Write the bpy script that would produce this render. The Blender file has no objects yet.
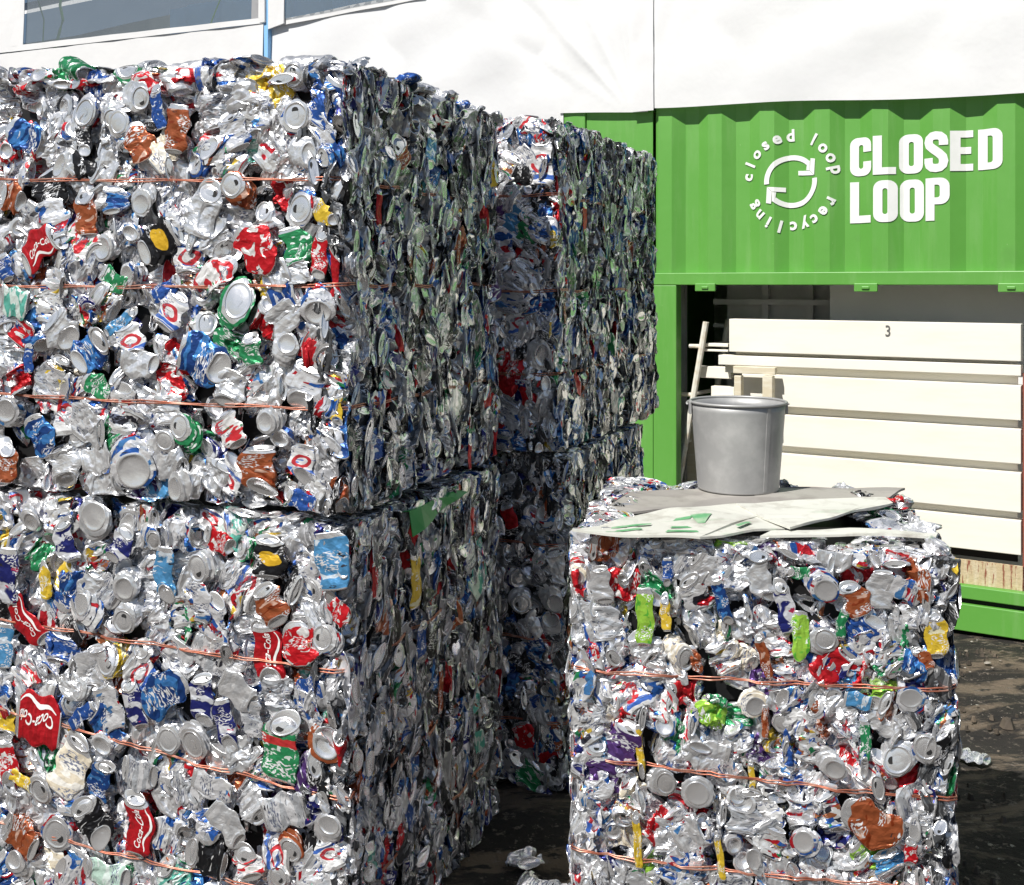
import bpy, bmesh, math, random
import numpy as np
from mathutils import Vector, Matrix
from mathutils.geometry import tessellate_polygon

# ------------------------------------------------------------------ camera, sky, sun, exposure
SC = bpy.context.scene
COL = SC.collection
W, H, FPX, HORIZ, EYE = 1024, 885, 1096.0, 285.0, 1.6
cam = bpy.data.objects.new('camera', bpy.data.cameras.new('camera'))
COL.objects.link(cam)
cam.location = (0, 0, EYE)
cam.rotation_euler = (math.radians(90), 0, 0)
cam.data.sensor_width = 36
cam.data.lens = FPX / W * 36
cam.data.shift_y = -(H / 2 - HORIZ) / W
cam.data.clip_end = 2000
SC.camera = cam

SUN_EL, SUN_AZ = 50.0, 225.0
w = bpy.data.worlds.new("World"); SC.world = w; w.use_nodes = True
sky = w.node_tree.nodes.new('ShaderNodeTexSky'); sky.sky_type = 'NISHITA'; sky.sun_disc = False
sky.sun_elevation = math.radians(SUN_EL); sky.sun_rotation = math.radians(SUN_AZ)
bg = w.node_tree.nodes['Background']; bg.inputs[1].default_value = 0.05
w.node_tree.links.new(sky.outputs[0], bg.inputs[0])
sl = bpy.data.lights.new('sun', 'SUN'); sl.energy = 5.0; sl.angle = math.radians(0.5); sl.color = (1, .97, .92)
so = bpy.data.objects.new('sun', sl); COL.objects.link(so)
c_ = math.cos(math.radians(SUN_EL))
sun_dir = Vector((-math.sin(math.radians(SUN_AZ)) * c_, -math.cos(math.radians(SUN_AZ)) * c_, -math.sin(math.radians(SUN_EL))))
so.rotation_euler = sun_dir.to_track_quat('-Z', 'Y').to_euler()
SC.view_settings.view_transform = 'Standard'; SC.view_settings.look = 'None'
SC.view_settings.gamma = 1; SC.view_settings.use_curve_mapping = False
SC.view_settings.exposure = 0.28
SC.render.engine = 'CYCLES'
SC.cycles.max_bounces = 6; SC.cycles.glossy_bounces = 4; SC.cycles.diffuse_bounces = 3
SC.cycles.use_denoising = True; SC.cycles.denoising_prefilter = 'ACCURATE'

random.seed(11)
RS = np.random.RandomState(7)

# ------------------------------------------------------------------ materials
def nt(m): return m.node_tree.nodes, m.node_tree.links
def mat(name, col, rough=.6, metal=0., spec=.5):
    m = bpy.data.materials.new(name); m.use_nodes = True
    b = m.node_tree.nodes['Principled BSDF']
    b.inputs['Base Color'].default_value = (*col, 1); b.inputs['Roughness'].default_value = rough
    b.inputs['Metallic'].default_value = metal; b.inputs['Specular IOR Level'].default_value = spec
    return m
def math_n(N, L, op, a, b=None, c=None):
    n = N.new('ShaderNodeMath'); n.operation = op
    for i, v in enumerate((a, b, c)):
        if v is None: continue
        if hasattr(v, 'is_output') or not isinstance(v, (int, float)): L.new(v, n.inputs[i])
        else: n.inputs[i].default_value = v
    return n.outputs[0]
def mixc(N, L, f, a, b):
    n = N.new('ShaderNodeMix'); n.data_type = 'RGBA'
    for s, v in ((0, f), (6, a), (7, b)):
        if isinstance(v, (tuple, list)): n.inputs[s].default_value = (*v[:3], 1)
        elif isinstance(v, (int, float)): n.inputs[s].default_value = v
        else: L.new(v, n.inputs[s])
    return n.outputs[2]
def noise_n(N, L, vec, scale, detail=3, rough=.55, dist=0):
    n = N.new('ShaderNodeTexNoise'); n.inputs['Scale'].default_value = scale
    n.inputs['Detail'].default_value = detail; n.inputs['Roughness'].default_value = rough
    n.inputs['Distortion'].default_value = dist
    if vec is not None: L.new(vec, n.inputs['Vector'])
    return n.outputs[0]
def ramp_n(N, L, f, lo, hi, smooth=False):
    n = N.new('ShaderNodeMapRange'); n.inputs[1].default_value = lo; n.inputs[2].default_value = hi
    n.clamp = True
    L.new(f, n.inputs[0]); return n.outputs[0]
def dirty(name, col, col2, scale=4, rough=.6, metal=0., lo=.45, hi=.7, bump=.1, bscale=60, stretch=(1, 1, 1), col3=None, s3=20, t3=.62):
    m = mat(name, col, rough, metal); N, L = nt(m); b = N['Principled BSDF']
    tc = N.new('ShaderNodeTexCoord'); mp = N.new('ShaderNodeMapping'); mp.inputs['Scale'].default_value = stretch
    L.new(tc.outputs['Object'], mp.inputs[0]); v = mp.outputs[0]
    c = mixc(N, L, ramp_n(N, L, noise_n(N, L, v, scale, 6, .6), lo, hi), col, col2)
    if col3: c = mixc(N, L, ramp_n(N, L, noise_n(N, L, v, s3, 4, .6), t3, t3 + .05), c, col3)
    L.new(c, b.inputs['Base Color'])
    if bump:
        bp = N.new('ShaderNodeBump'); bp.inputs['Strength'].default_value = bump; bp.inputs['Distance'].default_value = .01
        L.new(noise_n(N, L, tc.outputs['Object'], bscale, 3), bp.inputs['Height']); L.new(bp.outputs[0], b.inputs['Normal'])
    return m

def can_mat(name, base, c2=None, th2=.6, s2=(3, 6), c3=None, band=None, c4=None, th4=.66, s4=(10, 30),
            oval=None, coval=None, metal=.6, rough=.27, bump=.4, bs=55, fine=True, cells=None, cs=(6, 5)):
    """print on a can wall: uv.x runs round the can (its whole part tells cans apart), uv.y along it"""
    m = mat(name, base, rough, metal); N, L = nt(m); b = N['Principled BSDF']
    uv = N.new('ShaderNodeUVMap'); uv.uv_map = 'uv'
    sp = N.new('ShaderNodeSeparateXYZ'); L.new(uv.outputs[0], sp.inputs[0])
    u, v = sp.outputs[0], sp.outputs[1]
    fu = math_n(N, L, 'FRACT', u)
    def vec(sx, sy):
        mp = N.new('ShaderNodeMapping'); mp.inputs['Scale'].default_value = (sx, sy, 1); L.new(uv.outputs[0], mp.inputs[0]); return mp.outputs[0]
    c = base
    if c2: c = mixc(N, L, ramp_n(N, L, noise_n(N, L, vec(*s2), 1, 1, .4, .6), th2, th2 + .02), c, c2)
    if band:
        f = math_n(N, L, 'MULTIPLY', math_n(N, L, 'GREATER_THAN', v, band[0]), math_n(N, L, 'LESS_THAN', v, band[1]))
        c = mixc(N, L, f, c, c3)
    if oval:
        du = math_n(N, L, 'MULTIPLY', math_n(N, L, 'SUBTRACT', fu, oval[0]), 1 / oval[2])
        dv = math_n(N, L, 'MULTIPLY', math_n(N, L, 'SUBTRACT', v, oval[1]), 1 / oval[3])
        r = math_n(N, L, 'SQRT', math_n(N, L, 'ADD', math_n(N, L, 'MULTIPLY', du, du), math_n(N, L, 'MULTIPLY', dv, dv)))
        f = math_n(N, L, 'MULTIPLY', math_n(N, L, 'LESS_THAN', r, 1.), math_n(N, L, 'GREATER_THAN', r, oval[4]))
        c = mixc(N, L, f, c, coval)
    if c4: c = mixc(N, L, ramp_n(N, L, noise_n(N, L, vec(*s4), 1, 2, .5), th4, th4 + .02), c, c4)
    if cells:
        vo2 = N.new('ShaderNodeTexVoronoi'); vo2.distance = 'CHEBYCHEV'; vo2.inputs['Scale'].default_value = 1; L.new(vec(*cs), vo2.inputs['Vector'])
        sc3 = N.new('ShaderNodeSeparateColor'); L.new(vo2.outputs['Color'], sc3.inputs[0])
        cr = N.new('ShaderNodeValToRGB'); cr.color_ramp.interpolation = 'CONSTANT'; e = cr.color_ramp.elements
        e[0].position = 0; e[0].color = (*base, 1); e[1].position = cells[0][0]; e[1].color = (*cells[0][1], 1)
        for p_, k_ in cells[1:]: q_ = e.new(p_); q_.color = (*k_, 1)
        L.new(sc3.outputs[0], cr.inputs[0]); c = mixc(N, L, ramp_n(N, L, noise_n(N, L, vec(2, 3), 1, 1), .44, .46), base, cr.outputs[0])
    if fine:
        f1 = math_n(N, L, 'MULTIPLY', ramp_n(N, L, noise_n(N, L, vec(22, 30), 1, 1, .5), .52, .545), ramp_n(N, L, noise_n(N, L, vec(2.6, 2.6), 1, 1, .5), .56, .575))
        c = mixc(N, L, f1, c, (.82, .82, .83) if sum(base) < 1.6 else (.2, .22, .3))
        c = mixc(N, L, ramp_n(N, L, noise_n(N, L, vec(5, 9), 1, 3, .6), .66, .68), c, (.04, .04, .05))
    if not isinstance(c, tuple): L.new(c, b.inputs['Base Color'])
    tc = N.new('ShaderNodeTexCoord'); bp = N.new('ShaderNodeBump'); bp.inputs['Strength'].default_value = bump; bp.inputs['Distance'].default_value = .005
    vo = N.new('ShaderNodeTexVoronoi'); vo.inputs['Scale'].default_value = bs; L.new(tc.outputs['Object'], vo.inputs['Vector'])
    h = math_n(N, L, 'ADD', vo.outputs[0], math_n(N, L, 'MULTIPLY', noise_n(N, L, tc.outputs['Object'], 45, 3, .6), 1.2))
    L.new(h, bp.inputs['Height']); L.new(bp.outputs[0], b.inputs['Normal'])
    return m

ALU = (.86, .86, .87)
CM = {}
def reg(k, m): CM[k] = (len(CM), m)
reg('alu', can_mat('aluminium', ALU, metal=.8, rough=.27, bump=.12, bs=25, fine=False))
reg('hole', mat('can_opening', (.01, .01, .01), .8))
BLU, RD, GR, BK, WH, CO = (.03, .12, .42), (.5, .02, .03), (.03, .25, .1), (.03, .03, .04), (.85, .85, .84), (.4, .14, .06)
reg('silver', can_mat('silver_blue_print', (.82, .82, .84), cells=((.5, WH), (.62, BLU), (.78, (.08, .25, .55)), (.86, (.55, .57, .6)), (.93, RD))))
reg('silverred', can_mat('silver_red_print', (.82, .82, .83), cells=((.45, WH), (.68, RD), (.82, BK), (.9, (.6, .6, .62))), cs=(5, 6)))
reg('silvermix', can_mat('silver_mixed_print', (.8, .8, .8), cells=((.4, WH), (.55, GR), (.63, CO), (.72, BLU), (.8, BK), (.88, (.65, .45, .06)), (.93, RD)), cs=(8, 7)))
reg('bare', can_mat('bare_can_wall', (.85, .85, .86), c2=(.72, .73, .75), th2=.5, metal=.72, rough=.29, fine=False))
reg('silvergrey', can_mat('grey_print', (.55, .57, .6), c2=(.82, .82, .84), th2=.5, c4=(.03, .03, .04), th4=.64, s4=(8, 22)))
reg('white', can_mat('white_print', (.8, .8, .8), c2=(.1, .2, .55), th2=.64, oval=(.25, .5, .13, .22, .55), coval=(.55, .04, .05), band=(.12, .26), c3=(.06, .16, .55), metal=.35, rough=.4))
reg('whitered', can_mat('white_red_print', (.82, .81, .8), c2=(.6, .03, .04), th2=.52, s2=(4, 5), c4=(.05, .3, .1), th4=.66, s4=(5, 8), metal=.35, rough=.4))
reg('red', can_mat('red_print', (.5, .012, .02), c2=(.38, .01, .015), th2=.5, metal=.45, rough=.36, fine=False))
reg('redwhite', can_mat('red_white_print', (.56, .012, .02), c2=(.8, .78, .76), th2=.6, s2=(9, 5), metal=.45, rough=.36))
reg('green', can_mat('green_print', (.025, .24, .09), c2=(.75, .8, .76), th2=.62, s2=(9, 9), metal=.45, rough=.36))
reg('greenlabel', can_mat('green_red_label', (.025, .24, .09), c2=(.7, .78, .72), th2=.58, s2=(14, 14), band=(.62, .78), c3=(.55, .04, .04), metal=.4, rough=.38))
reg('blue', can_mat('blue_print', (.025, .09, .34), c2=(.7, .74, .8), th2=.62, s2=(7, 7), c4=(.02, .03, .15), th4=.62, metal=.5, rough=.34))
reg('darkblue', can_mat('dark_blue_print', (.012, .05, .2), c2=(.05, .2, .5), th2=.52, s2=(5, 5), c4=(.75, .78, .8), th4=.68, s4=(9, 12), metal=.5, rough=.34))
reg('lightblue', can_mat('light_blue_print', (.09, .3, .56), c2=(.7, .78, .85), th2=.6, metal=.5, rough=.34))
reg('navy', can_mat('navy_silver_print', (.02, .025, .16), c2=(.75, .76, .8), th2=.53, s2=(2.2, 2.2), c4=(.6, .05, .12), th4=.68, s4=(4, 5), metal=.55, rough=.32))
reg('black', can_mat('black_print', (.012, .012, .014), c2=(.6, .6, .6), th2=.68, s2=(8, 10), metal=.4, rough=.32))
reg('blackyellow', can_mat('black_gold_print', (.012, .012, .014), oval=(.25, .5, .12, .2, 0), coval=(.75, .45, .03), c4=(.6, .6, .6), th4=.7, metal=.4, rough=.32))
reg('orange', can_mat('rust_orange_print', (.36, .095, .035), c2=(.7, .45, .35), th2=.62, s2=(4, 4), c4=(.25, .04, .01), th4=.58, s4=(4, 6), metal=.5, rough=.36))
reg('yellow', can_mat('yellow_print', (.68, .47, .04), c2=(.8, .75, .5), th2=.62, metal=.35, rough=.4))
reg('lime', can_mat('lime_print', (.3, .55, .06), c2=(.1, .4, .04), th2=.6, s2=(6, 6), metal=.3, rough=.4))
reg('teal', can_mat('teal_print', (.12, .45, .36), c2=(.65, .75, .7), th2=.52, s2=(5, 5), metal=.4, rough=.4))
reg('mint', can_mat('mint_print', (.5, .68, .58), c2=(.7, .8, .75), th2=.55, metal=.35, rough=.4))
reg('beige', can_mat('cream_print', (.72, .64, .5), c2=(.85, .82, .75), th2=.5, metal=.25, rough=.45))
reg('purple', can_mat('purple_print', (.09, .04, .17), c2=(.7, .7, .75), th2=.6, metal=.5, rough=.35))
reg('shade_dark', can_mat('shade_dark_wall', (.08, .083, .088), c2=(.22, .225, .235), th2=.56, metal=.5, rough=.22))  # darkened can colour that paints shade onto the unlit bale faces
reg('shade_dull', can_mat('shade_dull_wall', (.3, .3, .31), c2=(.5, .5, .51), th2=.58, metal=.35, rough=.36))  # bare metal dulled and darkened: shade put into the wall colour
reg('print', mat('white_can_lettering', (.85, .85, .83), .45, .2))
MATS = [m for _, m in sorted(CM.values(), key=lambda t: t[0])]
MI = {k: v[0] for k, v in CM.items()}

def container_paint():
    m = dirty('green_container_paint', (.105, .325, .05), (.13, .36, .068), 1.5, .45, 0, bump=.08, bscale=14); N, L = nt(m); b = N['Principled BSDF']
    base = b.inputs['Base Color'].links[0].from_socket; tc = N.new('ShaderNodeTexCoord')
    def ns(scl, sc, lo, hi, det=6):
        mp = N.new('ShaderNodeMapping'); mp.inputs['Scale'].default_value = scl; L.new(tc.outputs['Object'], mp.inputs[0]); return ramp_n(N, L, noise_n(N, L, mp.outputs[0], sc, det, .65), lo, hi)
    c = mixc(N, L, math_n(N, L, 'MULTIPLY', ns((1, 1, .12), 14, .52, .75), .45), base, (.2, .4, .13))      # rain streaks
    c = mixc(N, L, math_n(N, L, 'MULTIPLY', ns((1, 1, 1), 5, .58, .8), .5), c, (.09, .24, .05))
    c = mixc(N, L, ns((1, 1, .5), 40, .72, .75), c, (.34, .5, .24))                                          # scuffs
    c = mixc(N, L, ns((1, 1, 1.6), 23, .745, .76), c, (.12, .06, .03))                                       # rust chips
    L.new(c, b.inputs['Base Color']); return m
M = dict(
    core=mat('core_shade_black', (.015, .015, .016), .6, .5),
    wire=dirty('rusty_copper_wire', (.38, .13, .08), (.6, .36, .28), 30, .4, .6, bump=0),
    green=container_paint(),
    letter=dirty('white_sign_paint', (.82, .82, .8), (.74, .76, .72), 12, .5, 0, bump=0, col3=(.45, .58, .38), s3=55, t3=.71),
    inside=dirty('grey_container_lining', (.7, .69, .67), (.55, .54, .53), 3, .7, 0, bump=.1),
    inside2=dirty('pale_grey_lining', (.82, .8, .77), (.75, .73, .7), 2, .7, 0, bump=.1),
    cream=dirty('white_painted_timber', (.82, .79, .7), (.76, .72, .6), 3, .6, 0, bump=.05, bscale=30, stretch=(.5, 3, 3), col3=(.5, .42, .3), s3=6, t3=.72),
    timber=dirty('pale_timber', (.62, .55, .4), (.72, .68, .56), 8, .65, 0, bump=.1, stretch=(1, 1, 6)),
    rustboard=dirty('weathered_board', (.5, .4, .24), (.62, .55, .4), 6, .8, 0, bump=.3, stretch=(8, 8, 1), col3=(.25, .09, .05), s3=8, t3=.55),
    rust=dirty('rust_red_steel', (.3, .08, .05), (.2, .1, .07), 12, .7, .2),
    dark=mat('black_gap', (.012, .012, .012), .8),
    zinc=dirty('galvanised_zinc', (.38, .38, .375), (.5, .5, .49), 12, .5, .4, bump=.04, bscale=40, col3=(.44, .43, .41), s3=14, t3=.66),
    ladder=dirty('worn_white_ladder_paint', (.75, .72, .64), (.6, .5, .36), 20, .6, 0, bump=.1),
)
# marquee cloth: some daylight comes through
m = dirty('white_marquee_cloth', (.77, .77, .77), (.73, .73, .735), 1.6, .6, 0, bump=.35, bscale=7); N, L = nt(m)
tr = N.new('ShaderNodeBsdfTranslucent'); tr.inputs[0].default_value = (.8, .8, .8, 1); mx = N.new('ShaderNodeMixShader'); mx.inputs[0].default_value = .12
L.new(N['Principled BSDF'].outputs[0], mx.inputs[1]); L.new(tr.outputs[0], mx.inputs[2]); L.new(mx.outputs[0], N['Material Output'].inputs[0])
M['cloth'] = m
m2 = m.copy(); m2.name = 'thin_roof_cloth'; [n for n in m2.node_tree.nodes if n.type == 'MIX_SHADER'][0].inputs[0].default_value = .75; M['roofcloth'] = m2
m = mat('clear_window_film', (.22, .25, .27), .15, 0, .5); N, L = nt(m)
t = N.new('ShaderNodeBsdfTransparent'); t.inputs[0].default_value = (.95, .96, .97, 1); mx = N.new('ShaderNodeMixShader'); mx.inputs[0].default_value = .66
tcn = N.new('ShaderNodeTexCoord'); bp = N.new('ShaderNodeBump'); bp.inputs['Strength'].default_value = .4
L.new(noise_n(N, L, tcn.outputs['Object'], 4, 3), bp.inputs['Height']); L.new(bp.outputs[0], N['Principled BSDF'].inputs['Normal'])
L.new(N['Principled BSDF'].outputs[0], mx.inputs[1]); L.new(t.outputs[0], mx.inputs[2]); L.new(mx.outputs[0], N['Material Output'].inputs[0])
M['film'] = m
M['bluecloth'] = dirty('blue_tarpaulin', (.25, .52, .85), (.32, .6, .88), 2, .6, bump=.2, bscale=6)
M['greycloth'] = dirty('grey_inner_lining', (.62, .66, .66), (.3, .36, .36), 1.3, .8, bump=.2, bscale=6)
M['hose'] = mat('green_hose', (.12, .4, .08), .5)
M['ropegreen'] = mat('dark_green_rope', (.02, .12, .08), .6)

def board_mat(name, col, gcol, sx, sy, th, dirtcol):
    m = mat(name, col, .6); N, L = nt(m); b = N['Principled BSDF']
    tc = N.new('ShaderNodeTexCoord'); mp = N.new('ShaderNodeMapping'); mp.inputs['Scale'].default_value = (sx, sy, 1); L.new(tc.outputs['Object'], mp.inputs[0])
    c = mixc(N, L, ramp_n(N, L, noise_n(N, L, mp.outputs[0], 1, 1, .3), th, th + .04), col, gcol)
    c = mixc(N, L, ramp_n(N, L, noise_n(N, L, tc.outputs['Object'], 12, 5, .65), .5, .72), c, dirtcol)
    L.new(c, b.inputs['Base Color']); return m
M['signboard'] = board_mat('faded_green_print_board', (.6, .6, .54), (.5, .55, .46), 5, 30, .6, (.36, .34, .29))
M['signboard2'] = board_mat('pale_board_green_fade', (.62, .62, .56), (.5, .57, .47), 3, 12, .66, (.4, .38, .33))
M['dustboard'] = board_mat('dusty_grey_board', (.36, .34, .31), (.3, .28, .26), 3, 6, .5, (.24, .22, .2))

# ------------------------------------------------------------------ object helpers
def tag(o, label=None, cat=None, group=None, kind=None):
    for k, v in (('label', label), ('category', cat), ('group', group), ('kind', kind)):
        if v: o[k] = v
    return o
def empty(name, loc=(0, 0, 0), rz=0.):
    o = bpy.data.objects.new(name, None); COL.objects.link(o); o.location = loc; o.rotation_euler = (0, 0, rz); o.empty_display_size = .1
    return o
def link(name, me, parent=None, loc=None):
    o = bpy.data.objects.new(name, me); COL.objects.link(o)
    if parent: o.parent = parent
    if loc is not None: o.location = loc
    return o
def obj(name, bm, m, parent=None, loc=None, smooth=False, bevel=0):
    bmesh.ops.recalc_face_normals(bm, faces=bm.faces)
    me = bpy.data.meshes.new(name); bm.to_mesh(me); bm.free()
    for x in (m if isinstance(m, (list, tuple)) else [m]): me.materials.append(x)
    if smooth: me.polygons.foreach_set('use_smooth', [True] * len(me.polygons))
    o = link(name, me, parent, loc)
    if bevel:
        b = o.modifiers.new('bevel', 'BEVEL'); b.width = bevel; b.segments = 2; b.limit_method = 'ANGLE'
    return o
def add_box(bm, x0, x1, y0, y1, z0, z1, mi=0, shear=0):
    vs = [bm.verts.new(p) for p in ((x0, y0, z0), (x1, y0, z0), (x1, y1, z0), (x0, y1, z0), (x0 + shear, y0, z1), (x1 + shear, y0, z1), (x1 + shear, y1, z1), (x0 + shear, y1, z1))]
    for f in ((0, 3, 2, 1), (4, 5, 6, 7), (0, 1, 5, 4), (1, 2, 6, 5), (2, 3, 7, 6), (3, 0, 4, 7)):
        bm.faces.new([vs[i] for i in f]).material_index = mi
    return bm
def box(*a, **k): return add_box(bmesh.new(), *a, **k)
def tube(bm, pts, r, n=6, closed=False):
    pts = [Vector(p) for p in pts]; rings = []
    for i, p in enumerate(pts):
        a = pts[i - 1] if (i or closed) else p; b = pts[(i + 1) % len(pts)] if (i < len(pts) - 1 or closed) else p
        t = (b - a).normalized(); s = t.cross(Vector((0, 0, 1)))
        s = s.normalized() if s.length > .1 else t.cross(Vector((1, 0, 0))).normalized()
        q = t.cross(s)
        rings.append([bm.verts.new(p + r * (math.cos(2 * math.pi * k / n) * s + math.sin(2 * math.pi * k / n) * q)) for k in range(n)])
    m_ = len(rings)
    for i in range(m_ if closed else m_ - 1):
        A, B = rings[i], rings[(i + 1) % m_]
        for k in range(n): bm.faces.new((A[k], A[(k + 1) % n], B[(k + 1) % n], B[k]))
    if not closed:
        bm.faces.new(rings[0]); bm.faces.new(rings[-1])
    return bm
def lathe(bm, prof, n=48):
    rings = []
    for r, z in prof:
        if r < 1e-6: rings.append([bm.verts.new((0, 0, z))])
        else: rings.append([bm.verts.new((r * math.cos(2 * math.pi * k / n), r * math.sin(2 * math.pi * k / n), z)) for k in range(n)])
    for A, B in zip(rings, rings[1:]):
        for k in range(n):
            a, b, c, d = A[k % len(A)], A[(k + 1) % n % len(A)], B[(k + 1) % n % len(B)], B[k % len(B)]
            fs = []
            for v in (a, b, c, d):
                if v not in fs: fs.append(v)
            if len(fs) > 2: bm.faces.new(fs)
    return bm
def ray(px, py):  # direction through a point of the photograph, y = 1
    return Vector(((px - 512) / FPX, 1, (HORIZ - py) / FPX))

class Frame:  # an upright plane frame on the ground: x to the right along it, y into it
    def __init__(s, cx, cy, ang):
        s.o = Vector((cx, cy)); s.a = math.radians(ang)
        s.r = Vector((math.cos(s.a), -math.sin(s.a))); s.d = Vector((math.sin(s.a), math.cos(s.a)))
    def hit(s, px, py, yoff=0):
        d = ray(px, py); n = s.d; k = (s.o.dot(n) + yoff) / (d.x * n.x + d.y * n.y)
        p = Vector((d.x * k, d.y * k)) - s.o
        return p.dot(s.r), EYE + d.z * k
    def hit_side(s, px, py, xoff=0):
        d = ray(px, py); n = s.r; k = (s.o.dot(n) + xoff) / (d.x * n.x + d.y * n.y)
        p = Vector((d.x * k, d.y * k)) - s.o
        return p.dot(s.d), EYE + d.z * k

# ------------------------------------------------------------------ ground
def ground():
    bm = bmesh.new()
    xs = [-400, -60, -8] + [(-2 + .1 * i) for i in range(71)] + [12, 60, 400]
    ys = [-400, -60, -6] + [(.5 + .1 * i) for i in range(76)] + [14, 60, 400]
    g = [[bm.verts.new((x, y, (.012 * math.sin(x * 7.3 + y * 3) * math.sin(y * 5.1) if -2 <= x <= 5 and .5 <= y <= 8 else 0) - .012)) for x in xs] for y in ys]
    for i in range(len(ys) - 1):
        for j in range(len(xs) - 1): bm.faces.new((g[i][j], g[i][j + 1], g[i + 1][j + 1], g[i + 1][j]))
    m = mat('dirty_wet_asphalt', (.04, .04, .04), .7); N, L = nt(m); b = N['Principled BSDF']
    tc = N.new('ShaderNodeTexCoord'); v = tc.outputs['Object']
    mp = N.new('ShaderNodeMapping'); mp.inputs['Scale'].default_value = (1, 2.2, 1); L.new(v, mp.inputs[0])
    c = mixc(N, L, ramp_n(N, L, noise_n(N, L, mp.outputs[0], 2.3, 8, .65, .5), .5, .58), (.022, .018, .015), (.22, .17, .12))
    c = mixc(N, L, ramp_n(N, L, noise_n(N, L, mp.outputs[0], 7, 8, .7), .56, .62), c, (.012, .010, .009))
    c = mixc(N, L, ramp_n(N, L, noise_n(N, L, v, 30, 7, .75), .57, .64), c, (.26, .22, .18))
    L.new(c, b.inputs['Base Color'])
    L.new(ramp_n(N, L, noise_n(N, L, v, 3, 4), -.1, .6), b.inputs['Roughness'])
    bp = N.new('ShaderNodeBump'); bp.inputs['Strength'].default_value = 1; bp.inputs['Distance'].default_value = .05
    L.new(noise_n(N, L, v, 35, 8, .7), bp.inputs['Height']); L.new(bp.outputs[0], b.inputs['Normal'])
    tag(obj('ground', bm, m, smooth=True), kind='structure')
ground()

# ------------------------------------------------------------------ shipping container
CF = Frame(2.18, 5.0, 31.2)
CROT = -CF.a
cont = empty('shipping_container', (2.18, 5.0, 0), CROT)
tag(cont, 'bright green shipping container with white lettering and a long open hatch behind the bales', 'shipping container')
PER, DEP = .278, .036
BP = (.075, .075 + .065, .075 + .065 + .073, PER)
def corr(x):
    t = (x - .03) % PER
    if t < BP[0]: return 0
    if t < BP[1]: return DEP * (t - BP[0]) / (BP[1] - BP[0])
    if t < BP[2]: return DEP
    return DEP * (PER - t) / (PER - BP[2])
def corr_x(x0, x1):
    xs = {x0, x1}; k = math.floor((x0 - .03) / PER) - 1
    while k * PER < x1 + 1:
        for b in (0,) + BP[:3]:
            x = .03 + k * PER + b
            if x0 < x < x1: xs.add(x)
        k += 1
    return sorted(xs)
def corr_panel(x0, x1, z0, z1, yo=0):
    bm = bmesh.new(); xs = corr_x(x0, x1)
    for k, off in ((0, 0), (1, .004)): pass
    A = [(bm.verts.new((x, corr(x) + yo, z0)), bm.verts.new((x, corr(x) + yo, z1))) for x in xs]
    B = [(bm.verts.new((x, corr(x) + yo + .004, z0)), bm.verts.new((x, corr(x) + yo + .004, z1))) for x in xs]
    for (a, b), (c, d) in zip(A, A[1:]): bm.faces.new((a, c, d, b))
    for (a, b), (c, d) in zip(B, B[1:]): bm.faces.new((a, b, d, c))
    for i in range(len(xs) - 1):
        bm.faces.new((A[i][1], A[i + 1][1], B[i + 1][1], B[i][1])); bm.faces.new((A[i][0], B[i][0], B[i + 1][0], A[i + 1][0]))
    return bm
XJ0 = CF.hit(654, 285)[0]; XJ1 = CF.hit(677, 285)[0]      # jamb left of the hatch
XL = CF.hit(560, 285)[0]; XR = 1.75; XO = 1.5               # container ends, hatch end
ZT = 2.585; ZB0, ZB1 = 1.60, 1.665                          # roof, hatch head
obj('corrugated_panel', corr_panel(XJ0 + .004, XR - .1, ZB1, ZT - .02, .008), M['green'], cont)
bm = bmesh.new()
add_box(bm, XJ0, XR - .1, -.012, .05, ZB0, ZB1 - .001)                    # head beam
add_box(bm, XJ0, XJ1, -.010, .06, .0, ZB0 - .001)                         # jamb
add_box(bm, XL, XL + .16, -.004, .16, .0, ZT)                             # corner posts
add_box(bm, XR - .16, XR, -.004, .16, .0, ZT)
add_box(bm, XJ1 + .001, XO, -.008, .10, .155, .215)                       # lower rails with a slot
add_box(bm, XJ1 + .001, XO, -.006, .10, .005, .13)
add_box(bm, XO, XO + .1, -.008, .10, .0, ZB0 - .001)
obj('frame', bm, M['green'], cont, bevel=.004)
obj('side_panel', box(XL + .161, XJ0 - .012, .012, .02, 0, ZT), M['green'], cont)
obj('corrugated_panel', corr_panel(XO + .101, XR - .161, 0, ZB0 - .002, .004), M['green'], cont)
bm = bmesh.new()
add_box(bm, XL, XR, .165, 2.4, ZT - .03, ZT); add_box(bm, XL, XR, .05, .164, ZT - .026, ZT - .004)
obj('roof', bm, M['green'], cont)
bm = bmesh.new()
obj('end_wall', add_box(bm, XL, XL + .01, .161, 2.4, 0, ZT - .031), M['green'], cont)
obj('end_wall', box(XR - .01, XR, .161, 2.4, 0, ZT - .031), M['green'], cont)
obj('back_wall', box(XL + .011, XR - .011, 2.38, 2.399, .1, ZT - .031), M['inside'], cont)
obj('deck', box(XL + .011, XR - .011, .11, 2.37, .05, .1), M['inside'], cont)
xg = CF.hit(830, 300, .35)[0]
obj('lining_panel', box(XJ1 + .05, xg - .003, .62, .64, .1, 2.2), M['inside'], cont)  # added stand-in for the back wall, set forward to lighten the dark interior
obj('lining_panel', box(xg, XR - .1, .35, .38, .1, 2.2), M['inside2'], cont)
bm = bmesh.new()
for px in (700, 780, 823):
    x = CF.hit(px, 300, .9)[0]; add_box(bm, x, x + .035, .57, .61, .1, 2.2)
add_box(bm, XJ1, xg - .01, .53, .565, 1.49, 1.52); add_box(bm, XJ1, xg - .01, .53, .565, 1.36, 1.38)
obj('inner_rail', bm, M['inside'], cont)
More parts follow.
